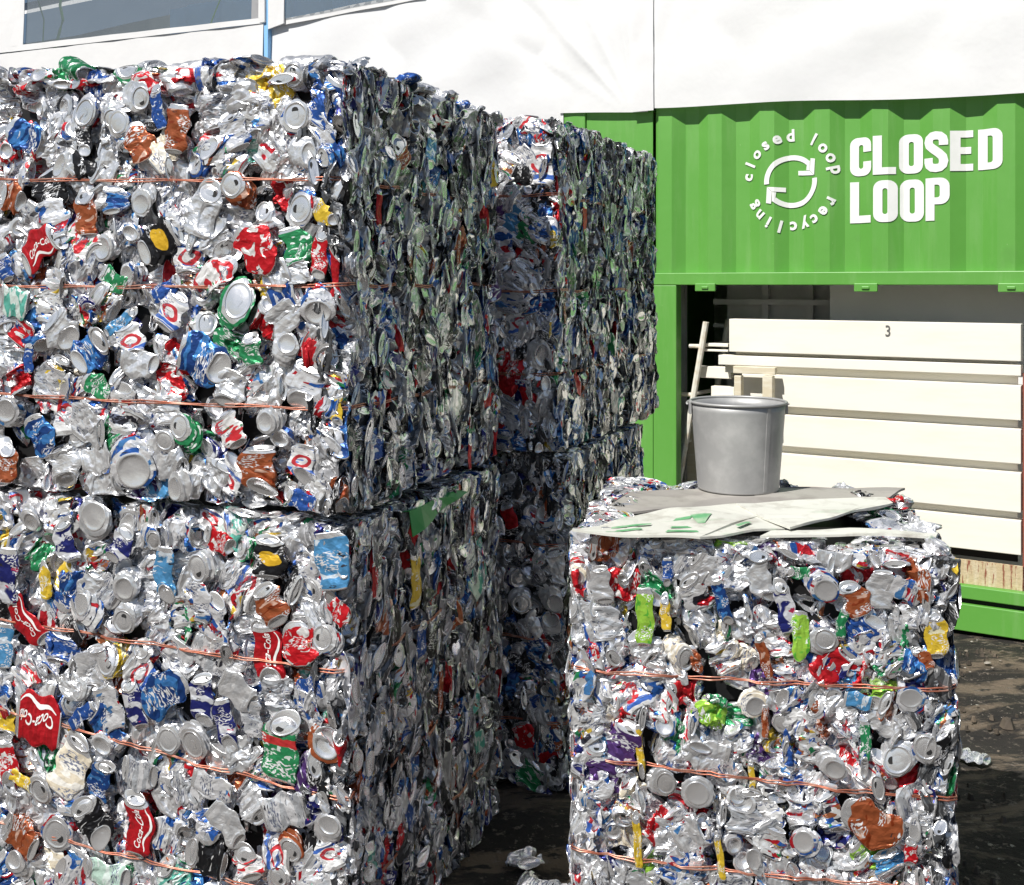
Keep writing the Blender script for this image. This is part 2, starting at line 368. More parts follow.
for px in (707, 867, 1012):
    x = CF.hit(px, 288)[0]; bm = bmesh.new()
    add_box(bm, x - .055, x + .055, -.03, -.013, ZB0 - .032, ZB0 + .008); add_box(bm, x - .018, x + .018, -.037, -.0305, ZB0 - .02, ZB0 - .006)
    obj('latch', bm, M['green'], cont, bevel=.003)
obj('slot', box(XJ1 + .002, XO - .001, .02, .06, .131, .154), M['dark'], cont)
obj('kick_board', box(XJ1 + .01, XO - .01, .03, .05, .2155, CF.hit(960, 559.5, .03)[1]), M['rustboard'], cont)

# lettering -------------------------------------------------------
def rr(x0, y0, x1, y1, r, n=5, corners=(1, 1, 1, 1)):  # ccw from bottom left
    out = []
    for (cx, cy, a0, f, px, py) in ((x0 + r, y0 + r, 180, corners[0], x0, y0), (x1 - r, y0 + r, 270, corners[1], x1, y0), (x1 - r, y1 - r, 0, corners[2], x1, y1), (x0 + r, y1 - r, 90, corners[3], x0, y1)):
        if not f: out.append((px, py)); continue
        for i in range(n + 1):
            a = math.radians(a0 + 90 * i / n); out.append((cx + r * math.cos(a), cy + r * math.sin(a)))
    return out
GW = .54
def glyph(c):
    s = .212
    if c == 'O': return [rr(0, 0, GW, 1, .2), rr(s, .19, GW - s, .81, .055)]
    if c == 'D': return [rr(0, 0, GW, 1, .2, corners=(0, 1, 1, 0)), rr(s, .17, GW - s, .83, .06, corners=(0, 1, 1, 0))]
    if c == 'L': return [[(0, 0), (GW * .96, 0), (GW * .96, .18), (s, .18), (s, 1), (0, 1)]]
    if c == 'E': return [[(0, 0), (GW * .88, 0), (GW * .88, .17), (s, .17), (s, .42), (GW * .8, .42), (GW * .8, .59), (s, .59), (s, .83), (GW * .88, .83), (GW * .88, 1), (0, 1)]]
    if c == 'P':
        o = [(0, 0), (s, 0), (s, .38)] + [p for p in rr(0, .38, GW, 1, .2)[6:18]] + [(0, 1)]
        return [o, rr(s, .54, GW - s, .84, .06, corners=(0, 1, 1, 0))]
    if c == 'C':
        O_ = rr(0, 0, GW, 1, .2); I_ = rr(s, .19, GW - s, .81, .055)
        # start at lower lip of the gap, go clockwise along the outer, return along the inner
        outer = [(GW, .37)] + O_[6:12][::-1] + O_[0:6][::-1] + O_[18:24][::-1] + O_[12:18][::-1] + [(GW, .62)]
        inner = [(GW - s, .62)] + I_[12:18] + I_[18:24] + I_[0:6] + I_[6:12] + [(GW - s, .37)]
        return [outer + inner]
def strip_S():
    cl = [(.44, .66), (.44, .76), (.42, .84), (.36, .895), (.27, .91), (.18, .895), (.12, .84), (.10, .75), (.12, .66), (.2, .58), (.34, .46), (.42, .37), (.445, .26), (.42, .16), (.36, .105), (.27, .09), (.18, .105), (.12, .16), (.1, .24), (.1, .35)]
    return cl, .205
def flat_faces(bm, polys, f):
    tri = tessellate_polygon([[Vector((*p, 0)) for p in q] for q in polys]); pts = [p for q in polys for p in q]
    vs = [bm.verts.new(f(*p)) for p in pts]
    for t in tri:
        try: bm.faces.new([vs[i] for i in t])
        except ValueError: pass
def to_corr(bm, x0, x1, off=.004, extra=.008):
    """lay a sheet drawn at y=0 onto the corrugation: cut at its folds, then push back"""
    for x in corr_x(x0, x1)[1:-1]:
        bmesh.ops.bisect_plane(bm, geom=bm.verts[:] + bm.edges[:] + bm.faces[:], plane_co=(x, 0, 0), plane_no=(1, 0, 0), dist=1e-6)
    for v in bm.verts: v.co.y = corr(v.co.x) + extra - off
    return bm
def text_tris(s, shear=0., offset=0.):
    cu = bpy.data.curves.new('t', 'FONT'); cu.body = s; cu.size = 1; cu.align_x = 'CENTER'; cu.shear = shear; cu.offset = offset; cu.resolution_u = 3
    o = bpy.data.objects.new('t', cu); me = o.to_mesh()
    v = [tuple(p.co[:2]) for p in me.vertices]; f = [tuple(p.vertices) for p in me.polygons]
    o.to_mesh_clear(); bpy.data.objects.remove(o); bpy.data.curves.remove(cu)
    return v, f
def sign_text():
    bm = bmesh.new()
    for word, (xa, ya), (xb, yb) in (('CLOSED', (848, 176), (1003, 127)), ('LOOP', (848, 223), (950, 177))):
        x0, z0 = CF.hit(xa, ya); x1, z1 = CF.hit(xb, yb)
        adv = (x1 - x0) / (len(word) - .05)
        h = z1 - z0; sx = adv * .93 / GW
        for i, c in enumerate(word):
            ox = x0 + i * adv
            f = lambda x, y: (ox + x * sx, 0, z0 + y * h)
            if c == 'S':
                cl, wd = strip_S(); L_, R_ = [], []
                for k, p in enumerate(cl):
                    a = Vector(cl[max(0, k - 1)]); b = Vector(cl[min(len(cl) - 1, k + 1)]); t = (b - a).normalized(); n = Vector((-t.y, t.x)) * wd / 2
                    L_.append(bm.verts.new(f(p[0] + n.x, p[1] + n.y))); R_.append(bm.verts.new(f(p[0] - n.x, p[1] - n.y)))
                for k in range(len(cl) - 1): bm.faces.new((L_[k], L_[k + 1], R_[k + 1], R_[k]))
            else: flat_faces(bm, glyph(c), f)
    to_corr(bm, -1.2, 1.2)
    obj('lettering', bm, M['letter'], cont)
    # round emblem: two chasing arrows in a ring of small words
    cx, cz = CF.hit(790, 181); ux = CF.hit(791, 181)[0] - cx; uz = (CF.hit(790, 180)[1] - cz)
    bm = bmesh.new()
    def q(pts):
        vs = [bm.verts.new((cx + x * ux, 0, cz + y * uz)) for x, y in pts]; bm.faces.new(vs)
    R0, R1 = 21.5, 26.5
    for a0, a1 in ((185, 47), (5, -133)):
        n = 18
        for i in range(n):
            A = math.radians(a0 + (a1 - a0) * i / n); B = math.radians(a0 + (a1 - a0) * (i + 1) / n)
            q([(R0 * math.cos(A), R0 * math.sin(A)), (R1 * math.cos(A), R1 * math.sin(A)), (R1 * math.cos(B), R1 * math.sin(B)), (R0 * math.cos(B), R0 * math.sin(B))])
    for sgn in (1, -1):
        P = lambda pts: q([(sgn * x, sgn * y) for x, y in pts])
        P([(19.5, 22), (24.5, 21), (23.6, 5), (18.6, 9.8)]); P([(18.3, 9.7), (23.4, 4.8), (6, 6), (6, 10.5)]); P([(15.2, 16.5), (18.7, 20), (18.4, 10.1), (14.5, 10.6)])
    to_corr(bm, -1.5, .6, .0045)
    obj('emblem', bm, M['letter'], cont)
    bm = bmesh.new(); S = 16.5; RR = 42.5
    def ring(word, a0, a1):
        nonlocal bm
        for i, ch in enumerate(word):
            if ch == ' ': continue
            a = a0 + (a1 - a0) * i / (len(word) - 1); ar = math.radians(a)
            v, f = text_tris(ch, offset=.035)
            rot = ar - math.pi / 2
            vs = []
            for x, y in v:
                y -= .1; x *= 1.0
                X = RR * math.cos(ar) + S * (x * math.cos(rot) - y * math.sin(rot)); Y = RR * math.sin(ar) + S * (x * math.sin(rot) + y * math.cos(rot))
                vs.append(bm.verts.new((cx + X * ux, 0, cz + Y * uz)))
            for t in f:
                try: bm.faces.new([vs[k] for k in t])
                except ValueError: pass
    ring('closed loop', 172, 12)
    to_corr(bm, -1.5, .6, .005)
    obj('lettering', bm, M['letter'], cont)
    bm = bmesh.new()
    ring('recycling', -28, -149)
    to_corr(bm, -1.5, .6, .005)
    obj('lettering', bm, M['letter'], cont)
sign_text()

# ------------------------------------------------------------------ white boards stacked in the hatch
def cpx(px, py, yo=0): return CF.hit(px, py, yo)
XP = cpx(1021, 400, .02)[0]
rows = [  # y at px 900: top, bottom of the white face ; left end px
    (322, 357.5, 729, 'topmost white board of the stack in the container hatch, numbered 3', True),
    (361, 371.5, 718, 'thin white board directly under the numbered board in the container hatch', False),
    (380.5, 413.5, 742, 'white board just below the thin one, meeting the rim of the zinc bucket', False),
    (422, 455, 700, 'third deep white board down, level with the body of the zinc bucket', False),
    (463.5, 501, 700, 'fourth deep white board down, ending just above the bale top', False),
    (509, 541.5, 700, 'lowest white board of the stack, above the weathered brown strip', False)]
for i, (ya, yb, pxl, lab, three) in enumerate(rows):
    zt = cpx(900, ya, .02)[1]; zb = cpx(900, yb, .02)[1]; x0 = cpx(pxl, 400, .02)[0]
    jx = (0, .004, -.003, .002, -.002, .003)[i]
    b = empty('white_board', (CF.o.x + CF.d.x * (.02 + jx), CF.o.y + CF.d.y * (.02 + jx), zb), CROT)
    tag(b, lab, 'board', 'white boards stacked in the hatch'); b.rotation_euler[1] = (.001, -.0012, .0008, -.001, .0012, -.0006)[i]
    bm = box(x0, XP, 0, .075, 0, zt - zb)
    obj('face_board', bm, M['cream'], b, bevel=.003)
    if three:
        v, f = text_tris('3', offset=.01); bm = bmesh.new(); cx, cz = cpx(888, 330, .02); s = .075
        vs = [bm.verts.new((cx + x * s * .8, -.0025, cz - zb - .03 + y * s)) for x, y in v]
        for t in f: bm.faces.new([vs[k] for k in t])
        obj('painted_number', bm, mat('dark_number_paint', (.12, .12, .11), .6), b)
    nxt = rows[i + 1][0] if i + 1 < len(rows) else 551
    zn = cpx(900, nxt, .02)[1]
    if zb - zn > .012:
        obj('spacer_or_shade', box(x0 + .02, XP - .02, .048 if i < 5 else .055, .07, zn - zb + .001, -.001), M['cream'] if i < 5 else M['dark'], b)  # lowest strip is no spacer: shadow under the bottom board, painted black
cobj_post = obj('steel_post', box(XP + .006, XP + .07, .03, .09, .216, ZB0 - .4), M['rust'], cont)
# props standing at the left of the stack
def cobj(name, label, cat, boxes, m, yo, bevel=.003):
    e = empty(name, (CF.o.x + CF.d.x * yo, CF.o.y + CF.d.y * yo, 0), CROT); bm = bmesh.new()
    for pa, pb, t in boxes:
        xa, za = cpx(*pa, yo); xb, zb = cpx(*pb, yo)
        add_box(bm, min(xa, xb), max(xa, xb), t[0], t[1], min(za, zb), max(za, zb))
    o = obj(name, bm, m, None, None, bevel=bevel); o.location = e.location; o.rotation_euler = e.rotation_euler
    bpy.data.objects.remove(e); tag(o, label, cat); return o
cobj('timber_bracket', 'cream timber bracket with two short uprights standing behind the zinc bucket', 'bracket',
     [((733, 366), (775, 375), (0, .04)), ((734, 375.5), (741, 420), (0, .04)), ((763, 375.5), (773, 420), (-.012, .03))], M['timber'], -.07)
cobj('white_plank', 'short white plank lying behind the ladder, level with the numbered board', 'plank', [((705, 343), (728, 347), (0, .04)), ((702, 349), (728, 352), (0, .04))], M['cream'], .12)
cobj('white_plank', 'cream plank crossing behind the ladder just above the bucket rim', 'plank', [((698, 366), (731, 379), (0, .05))], M['cream'], .14)
cobj('white_plank', 'low white plank with its end just above the left of the bucket rim', 'plank', [((711, 386), (734, 400), (0, .05))], M['cream'], .11)
cobj('white_post', 'pale upright post between the ladder foot and the zinc bucket', 'post', [((687, 425), (697, 560), (0, .04))], M['timber'], .2)
# ladder, side rail seen nearly edge on
def ladder():
    yo = .10; t = empty('ladder', (CF.o.x + CF.d.x * yo, CF.o.y + CF.d.y * yo, 0), CROT)
    tag(t, 'narrow worn white ladder leaning beside the hatch jamb behind the bucket', 'ladder')
    x1, z1 = cpx(706, 322, yo); x0, z0 = cpx(681, 470, yo); k = (x1 - x0) / (z1 - z0)
    xb = x0 - k * (z0 - .1)
    for dy in (0, .34):
        bm = bmesh.new(); tube(bm, [(xb - .0 * dy, dy, .1), (x1, dy, z1)], .017, 8); obj('side_rail', bm, M['ladder'], t)
    for i in range(5):
        z = z1 - .13 - i * .26
        if z < .15: break
        x = xb + k * (z - .1); bm = bmesh.new(); tube(bm, [(x - .07, -.002, z), (x - .02, .002, z), (x, .34, z + .002)], .011, 8); obj('rung', bm, M['ladder'], t)
ladder()

# ------------------------------------------------------------------ marquee
def marquee():
    yo = -.014
    t = empty('marquee', (CF.o.x + CF.d.x * yo, CF.o.y + CF.d.y * yo, 0), CROT)
    tag(t, 'large white marquee with clear windows rising behind the bales and over the container', 'marquee')
    P = lambda px, py: cpx(px, py, yo)
    def fold(x, z):  # gentle wrinkles and pulls in the cloth
        y = .012 * math.sin(x * 3.1 + z * 1.3) + .006 * math.sin(x * 9 + z * 4) + .004 * math.sin(z * 13 - x * 5)
        dx, dz = x - sx, z - sz
        if dz > -.02:
            a = math.atan2(dx, dz + .05); r = math.hypot(dx, dz + .05)
            for a0, amp, wd in ((-.72, .035, .05), (-.45, .018, .05), (.25, .02, .05), (.1, -.02, .06), (-1.0, .014, .05), (.5, .01, .05), (-.15, .018, .04)):
                y -= .65 * amp * math.exp(-((a - a0) / wd) ** 2) * min(1, r * 3) * math.exp(-r * .9)
        return -(abs(y) + .3 * y) * min(1., .35 + max(0, z - 2.5) * 2) - .004
    sx, sz = P(636, 108)
    def sheet(name, x0, x1, zb, zt, m, hole=None, n=(60, 30), y0=0, thick=True):
        bm = bmesh.new(); nx, nz = n; g = []
        for j in range(nz + 1):
            row = []
            for i in range(nx + 1):
                x = x0 + (x1 - x0) * i / nx; b = zb(x) if callable(zb) else zb; z = b + (zt - b) * j / nz
                row.append(bm.verts.new((x, y0 + fold(x, z) + .02 * max(0, z - 2.6) ** 1.5, z)))
            g.append(row)
        for j in range(nz):
            for i in range(nx):
                c = (g[j][i].co + g[j + 1][i + 1].co) / 2
                if hole and hole(c.x, c.z): continue
                bm.faces.new((g[j][i], g[j][i + 1], g[j + 1][i + 1], g[j + 1][i]))
        o = obj(name, bm, m, t, smooth=True)
        return o
    xs_ = P(643, 108)[0]
    hem = lambda x: 2.463 + (x / P(650, 105)[0]) * .085 + .006 * math.sin(x * 5)
    TOP = 3.9
    sheet('wall_cloth', xs_ - .02, XR + .6, hem, TOP, M['cloth'], n=(110, 60), y0=-.004)
    x1l = P(270, 40)[0]
    sheet('wall_cloth', P(560, 108)[0], xs_ + .03, lambda x: hem(x) - .02 + .03 * max(0, (x - sx)) , TOP, M['cloth'], n=(60, 60))
    wa, wb = P(286, 20), P(420, -5)
    sheet('wall_cloth', x1l, P(560, 108)[0] + .02, .05, TOP, M['cloth'], n=(150, 190), y0=.01, hole=lambda x, z: x > wa[0] - .02 and x < wb[0] and z > wa[1] + (wb[1] - wa[1]) * (x - wa[0]) / (wb[0] - wa[0]) + .01)
    # overlap flap at the joint
    fx0, fx1 = P(633, 108)[0], P(655, 108)[0]
    sheet('joint_flap', fx0, fx1, lambda x: P(640, 112)[1], TOP, M['cloth'], n=(4, 50), y0=-.014)
    # glazed part on the left: cloth strips round two window openings
    def strip(name, quad, m, y=0., nn=(16, 10), parent=None, th=.004):
        (a, b, c, d) = [P(*p) for p in quad]; bm = bmesh.new(); g = []
        for j in range(nn[1] + 1):
            row = []
            for i in range(nn[0] + 1):
                s, q = i / nn[0], j / nn[1]
                x = (a[0] * (1 - s) + b[0] * s) * (1 - q) + (d[0] * (1 - s) + c[0] * s) * q; z = (a[1] * (1 - s) + b[1] * s) * (1 - q) + (d[1] * (1 - s) + c[1] * s) * q
                row.append(bm.verts.new((x, y + .004 * math.sin(x * 11 + z * 6) + .02 * max(0, z - 2.6) ** 1.5, z)))
            g.append(row)
        for j in range(nn[1]):
            for i in range(nn[0]): bm.faces.new((g[j][i], g[j][i + 1], g[j + 1][i + 1], g[j + 1][i]))
        o = obj(name, bm, m, parent or t, smooth=False); s_ = o.modifiers.new('solid', 'SOLIDIFY'); s_.thickness = th
        return o
    strip('wall_cloth', ((-900, 640), (262, 560), (262, 23), (-900, 160)), M['cloth'], 0)
    strip('wall_cloth', ((-900, 159), (8, 51.5), (8, -260), (-900, -260)), M['cloth'], 0)
    o = strip('window', ((22, 50), (258, 22), (258, -240), (22, -240)), M['film'], .012)
    strip('window_frame', ((8, 52), (262, 23), (262, 17.5), (8, 46)), M['cloth'], -.006, (20, 2), o, .004)
    strip('window_frame', ((8, 46.5), (22, 45.5), (22, -240), (8, -240)), M['cloth'], -.006, (2, 10), o, .004)
    strip('window_frame', ((257, 17.4), (264, 17), (264, -240), (257, -240)), M['cloth'], -.006, (2, 10), o, .004)
    strip('window_mullion', ((249, 23), (256.5, 22), (256.5, -240), (249, -240)), dirty('grey_frame_strip', (.3, .3, .31), (.25, .25, .26), 5), .004, (2, 10), o, .012)
    o = strip('window', ((286, 20), (420, -5), (420, -240), (286, -240)), M['film'], -.018)
    strip('window_frame', ((269, 30), (286, 24), (286, -240), (269, -240)), M['cloth'], -.032, (2, 10), o, .012)
    strip('window_frame', ((284, 25), (425, -2), (425, -10), (284, 19)), M['cloth'], -.014, (14, 2), o, .004)
    # pole at the joint of the panels
    bm = bmesh.new(); x, z = P(268, 30); add_box(bm, x - .018, x + .018, -.02, .03, 0, 3.85)
    obj('pole', bm, M['bluecloth'], t, bevel=.004)
    bm = bmesh.new(); x, z = P(267, 22); add_box(bm, x - .035, x + .012, -.036, -.0215, z - .01, 3.85)
    obj('pole_sleeve', bm, M['cloth'], t, bevel=.004)
    # lining and hose glimpsed inside
    bm = bmesh.new()
    nx = 40
    for i in range(nx):
        pass
    def curtain(px0, px1, y, m, amp):
        bm = bmesh.new(); x0 = cpx(px0, 30, yo + y)[0]; x1 = cpx(px1, 30, yo + y)[0]; r = []
        for i in range(61):
            x = x0 + (x1 - x0) * i / 60; yy = y + amp * math.sin(i * .9) + amp * .5 * math.sin(i * 2.3)
            r.append((bm.verts.new((x, yy, .05)), bm.verts.new((x + .05 * math.sin(i), yy, 3.9))))
        for (a, b), (c, d) in zip(r, r[1:]): bm.faces.new((a, c, d, b))
        obj('inner_curtain', bm, m, t, smooth=True)
    curtain(-900, 190, 1.1, M['greycloth'], .05); curtain(170, 560, .95, M['bluecloth'], .02)
    bm = bmesh.new()
    for pts in (((52, 60), (56, 45), (60, 30), (63, 20), (60, 5), (66, -40)), ((42, 60), (44, 20), (38, 0), (30, -60)), ((206, 40), (212, 20), (222, -5), (226, -60))):
        tube(bm, [(*(lambda c: (c[0], .3, c[1]))(cpx(px, py, yo + .3)),) for px, py in pts], .012 if pts[0][0] == 52 else .006, 6)
    obj('hose', bm, M['hose'], t)
    # roof cloth sloping away
    bm = bmesh.new()
    xa, xb = P(-900, 50)[0], XR + .6
    a = [(xa, .15, 3.88), (xb, .15, 3.88), (xb, 3.2, 5.0), (xa, 3.2, 5.0)]; bm.faces.new([bm.verts.new(p) for p in a])
    obj('roof_cloth', bm, M['roofcloth'], t)
marquee()

# ------------------------------------------------------------------ crushed cans
LAT = RS.rand(17, 17, 17, 3) * 2 - 1
LAT[16] = LAT[0]; LAT[:, 16] = LAT[:, 0]; LAT[:, :, 16] = LAT[:, :, 0]
def vnoise(p, seed=0):
    p = p + np.array([seed * 3.17, seed * 5.71, seed * 7.13]); i = np.floor(p).astype(int); f = p - i; i = i % 16
    out = 0
    for dx in (0, 1):
        for dy in (0, 1):
            for dz in (0, 1):
                w_ = (f[:, 0] if dx else 1 - f[:, 0]) * (f[:, 1] if dy else 1 - f[:, 1]) * (f[:, 2] if dz else 1 - f[:, 2])
                out = out + w_[:, None] * LAT[i[:, 0] + dx, i[:, 1] + dy, i[:, 2] + dz]
    return out

class Can: pass
TOPP = [(.0278, .0015), (.0275, .0045), (.0255, .0045), (.0243, -.003), (.0222, -.0060), (.0205, -.0030), (.010, -.0028)]
BOTP = [(.0268, .002), (.0248, .0040), (.0230, .0020), (.0205, -.004), (.0145, -.0095), (.007, -.012)]
def make_can(seed, style, hi=True, decal=None, crush=1.):
    rs = np.random.RandomState(seed); R = .033; Hh = .118
    nu, nv = (26, 15) if hi else (16, 8)
    tp = TOPP if hi else [TOPP[i] for i in (1, 3, 5)]; bt = BOTP if hi else [BOTP[i] for i in (1, 3, 4)]
    th = np.arange(nu) / nu * 2 * np.pi
    P, cap = [], []
    vv = np.linspace(0, 1, nv + 1)
    def ring(r, y, c):
        for a in th: P.append((r * np.cos(a), y, r * np.sin(a))); cap.append(c)
    for v in vv:
        r = R * (1 - .2 * max(0, (v - .9) / .1) ** 1.3 - .2 * max(0, (.06 - v) / .06) ** 1.2); ring(r, (v - .5) * Hh, 0)
    nb = len(vv)
    for r, dz in tp: ring(r, Hh / 2 + dz, 1)
    P.append((0, Hh / 2 - .0028, 0)); cap.append(1)
    for r, dz in bt: ring(r, -Hh / 2 - dz, -1)
    P.append((0, -Hh / 2 + .0125, 0)); cap.append(-1)
    extra_start = len(P)
    a0 = rs.rand() * 6.28; ca, sa = math.cos(a0), math.sin(a0)
    def onlid(pts, z):
        k = len(P)
        for x, q in pts: P.append((x * ca - q * sa, Hh / 2 + z, x * sa + q * ca)); cap.append(1)
        return list(range(k, k + len(pts)))
    tab = onlid([(-.006, -.009), (.006, -.009), (.0075, .002), (.004, .008), (-.004, .008), (-.0075, .002)], .0005)
    hole = onlid([(.009 * math.cos(t) * .9, -.0115 + .007 * math.sin(t)) for t in np.arange(8) * math.pi / 4], -.0015)
    P = np.array(P, float); cap = np.array(cap)
    quads, qm, qs, quv = [], [], [], []
    for j in range(nb - 1):
        for i in range(nu):
            i2 = (i + 1) % nu; quads.append((j * nu + i, j * nu + i2, (j + 1) * nu + i2, (j + 1) * nu + i))
            neck = vv[j] >= .93 or vv[j + 1] <= .05
            qm.append(0 if neck else -1); qs.append(0)
            u0, u1 = i / nu, (i + 1) / nu; quv.append(((u0, vv[j]), (u1, vv[j]), (u1, vv[j + 1]), (u0, vv[j + 1])))
    tris = []
    def cap_faces(base0, prof, start, centre, flip):
        prev = base0
        for k in range(len(prof)):
            cur = start + k * nu
            for i in range(nu):
                i2 = (i + 1) % nu; f = (prev + i, prev + i2, cur + i2, cur + i)
                quads.append(f if not flip else f[::-1]); qm.append(0); qs.append(1); quv.append(((0, 0),) * 4)
            prev = cur
        for i in range(nu):
            f = (prev + i, prev + (i + 1) % nu, centre); tris.append(f if not flip else f[::-1])
    cap_faces((nb - 1) * nu, tp, nb * nu, nb * nu + len(tp) * nu, False)
    s2 = nb * nu + len(tp) * nu + 1
    cap_faces(0, bt, s2, s2 + len(bt) * nu, True)
    # crush
    y = P[:, 1].copy(); v = y / Hh + .5; mid = np.clip(1 - np.abs(2 * v - 1) ** 2.2, 0, 1); body = (cap == 0)
    wn = np.where(body, .25 + .75 * np.clip(mid * 2, 0, 1), .18)
    sgn = rs.randint(1000)
    if style in ('side', 'crumple', 'sliver', 'whole'):
        f = {'side': rs.uniform(.2, .42), 'crumple': rs.uniform(.2, .45), 'sliver': rs.uniform(.16, .3), 'whole': .7}[style]
        fe = min(1, f + rs.uniform(.05, .4)) if style != 'sliver' else f + rs.uniform(.05, .3)
        fl = fe + (f - fe) * mid
        P[:, 2] *= fl; P[:, 0] *= 1 + .42 * (1 - fl)
        if style != 'whole':
            for _ in range(rs.randint(3, 6)):     # sharp dents across the wall
                a = rs.rand() * 6.28; px_, py_ = rs.uniform(-.02, .02), rs.uniform(-.045, .045)
                dist = (P[:, 0] - px_) * math.cos(a) + (P[:, 1] - py_) * math.sin(a)
                wd = rs.uniform(.010, .022); dep = rs.uniform(.004, .010) * crush
                P[:, 2] -= dep * np.clip(1 - np.abs(dist) / wd, 0, 1) * wn * np.sign(P[:, 2] + .002)
            s = rs.uniform(.55, .95) if style != 'crumple' else rs.uniform(.4, .7)
            P[:, 1] *= s
            kt, kb = rs.uniform(-.2, 1.3, 2)
            P[:, 1] -= np.clip(v - .72, 0, .3) / .28 * kt * P[:, 2]; P[:, 1] += np.clip(.28 - v, 0, .3) / .28 * kb * P[:, 2]
            be = rs.uniform(-1, 1) * .5; P[:, 0] += be * (P[:, 1] ** 2) / .06
            P[:, 0] += .006 * np.sin(P[:, 1] * 120 + rs.rand() * 6) * wn
        amp = {'side': .0045, 'crumple': .010, 'sliver': .006, 'whole': .003}[style] * crush
        P += vnoise(P / .017, sgn) * amp * wn[:, None] + vnoise(P / .0065, sgn + 3) * amp * .62 * wn[:, None]
        if style == 'crumple':
            b = rs.uniform(.5, 2.2); ang = P[:, 1] / .1 * b; yy, zz = P[:, 1].copy(), P[:, 2].copy()
            rad = .1 / b; P[:, 1] = (rad - zz) * np.sin(ang); P[:, 2] = rad - (rad - zz) * np.cos(ang); P[:, 2] -= P[:, 2].mean()
            if rs.rand() < .5: P[:, 2] *= -1; quads = [q[::-1] for q in quads]; quv = [q[::-1] for q in quv]; tris = [t_[::-1] for t_ in tris]
    else:  # 'end' : pressed along its axis, an end turned out
        s = rs.uniform(.25, .55)
        fx = rs.uniform(.74, 1.0); fz = rs.uniform(.85, 1.05)
        P[:, 0] *= fx; P[:, 2] *= fz
        acc = .16 * rs.uniform(.5, 1.2)
        r0 = 1 + acc * (2 * np.abs(((v * rs.uniform(2, 3.5) + .15 * np.sin(np.arctan2(P[:, 2], P[:, 0]) * 2 + rs.rand() * 6)) % 1) - .5) * 2 - 1) * wn * body
        P[:, 0] *= r0; P[:, 2] *= r0; P[:, 1] *= s
        P[:, 0] += (v - .5) * rs.uniform(-.03, .03); P[:, 2] += (v - .5) * rs.uniform(-.03, .03)
        P += vnoise(P / .016, sgn) * .007 * wn[:, None] * crush + vnoise(P / .007, sgn + 3) * .003 * wn[:, None]
        top = rs.rand() < .45; tilt = rs.uniform(-.45, .45, 2)
        x_, y_, z_ = P.T.copy()
        if top: P = np.stack([x_, -z_, y_], 1)      # top lid faces +Z
        else: P = np.stack([x_, z_, -y_], 1)
        Rm = np.array(Matrix.Rotation(tilt[0], 3, 'X') @ Matrix.Rotation(tilt[1], 3, 'Y')); P = P @ Rm.T
        P[:, 2] -= P[:, 2].max() - .016
    C = Can(); C.soft = False
    # lid details as fans
    C.v = P; C.q = np.array(quads); C.qm = np.array(qm); C.qs = np.array(qs, bool); C.quv = np.array(quv, float)
    tr = list(tris); tm = [0] * len(tris)
    for k in range(1, len(tab) - 1): tr.append((tab[0], tab[k + 1], tab[k])); tm.append(0)
    if rs.rand() < .8:
        for k in range(1, len(hole) - 1): tr.append((hole[0], hole[k + 1], hole[k])); tm.append(MI['hole'])
    C.t = np.array(tr); C.tm = np.array(tm)
    C.ex = None
    if decal:
        grid = P[:nb * nu].reshape(nb, nu, 3); ev, ef = [], []
        def surf(u, vq):
            u = (u % 1) * nu; i = int(u) % nu; fu = u - int(u); vq = min(max(vq, 0), .9999) * (nb - 1); j = int(vq); fv = vq - j; i2 = (i + 1) % nu
            a, b, c, d = grid[j, i], grid[j, i2], grid[j + 1, i2], grid[j + 1, i]
            p = (a * (1 - fu) + b * fu) * (1 - fv) + (d * (1 - fu) + c * fu) * fv
            n = np.cross(b - a, d - a); n = n / (np.linalg.norm(n) + 1e-9)
            return p - n * .0016 if np.dot(n, p - grid[j].mean(0)) < 0 else p + n * .0016
        for pts, fs in decal:
            k = len(ev)
            for (u, vq) in pts: ev.append(surf(u, vq))
            for f_ in fs: ef.append([k + q for q in f_])
        C.ex = (np.array(ev), ef)
    return C

def refine(pts, fs, maxlen):
    bm = bmesh.new(); vs = [bm.verts.new((x, y, 0)) for x, y in pts]
    for f in fs:
        try: bm.faces.new([vs[i] for i in f])
        except ValueError: pass
    for _ in range(4):
        es = [e for e in bm.edges if e.calc_length() > maxlen]
        if not es: break
        bmesh.ops.subdivide_edges(bm, edges=es, cuts=1)
        bmesh.ops.triangulate(bm, faces=[f for f in bm.faces if len(f.verts) > 3])
    bm.verts.index_update(); out = [tuple(v.co[:2]) for v in bm.verts], [[v.index for v in f.verts] for f in bm.faces]; bm.free(); return out
def script_decal():
    """white flowing script along the can and a wave under it, in (round, along) coordinates"""
    v, f = text_tris('Coca-Cola', shear=.45, offset=.012)
    xs = [p[0] for p in v]; x0, x1 = min(xs), max(xs); s = .80 / (x1 - x0)
    pts = [((.25 + (y - .32) * s * .60 + .01 * math.sin(x * 2)), .5 + (x) * s * 1.0) for x, y in v]
    d = [refine(pts, f, .035)]
    wp, wf = [], []
    for i in range(31):
        q = i / 30; c = .25 - .115 + .03 * math.sin(q * 5.2 + .5); t = .004 + .016 * math.sin(q * math.pi)
        wp += [(c - t, .08 + .84 * q), (c + t, .08 + .84 * q)]
    for i in range(30): wf.append((2 * i, 2 * i + 1, 2 * i + 3, 2 * i + 2))
    d.append((wp, wf))
    return d
SCRIPT = script_decal()

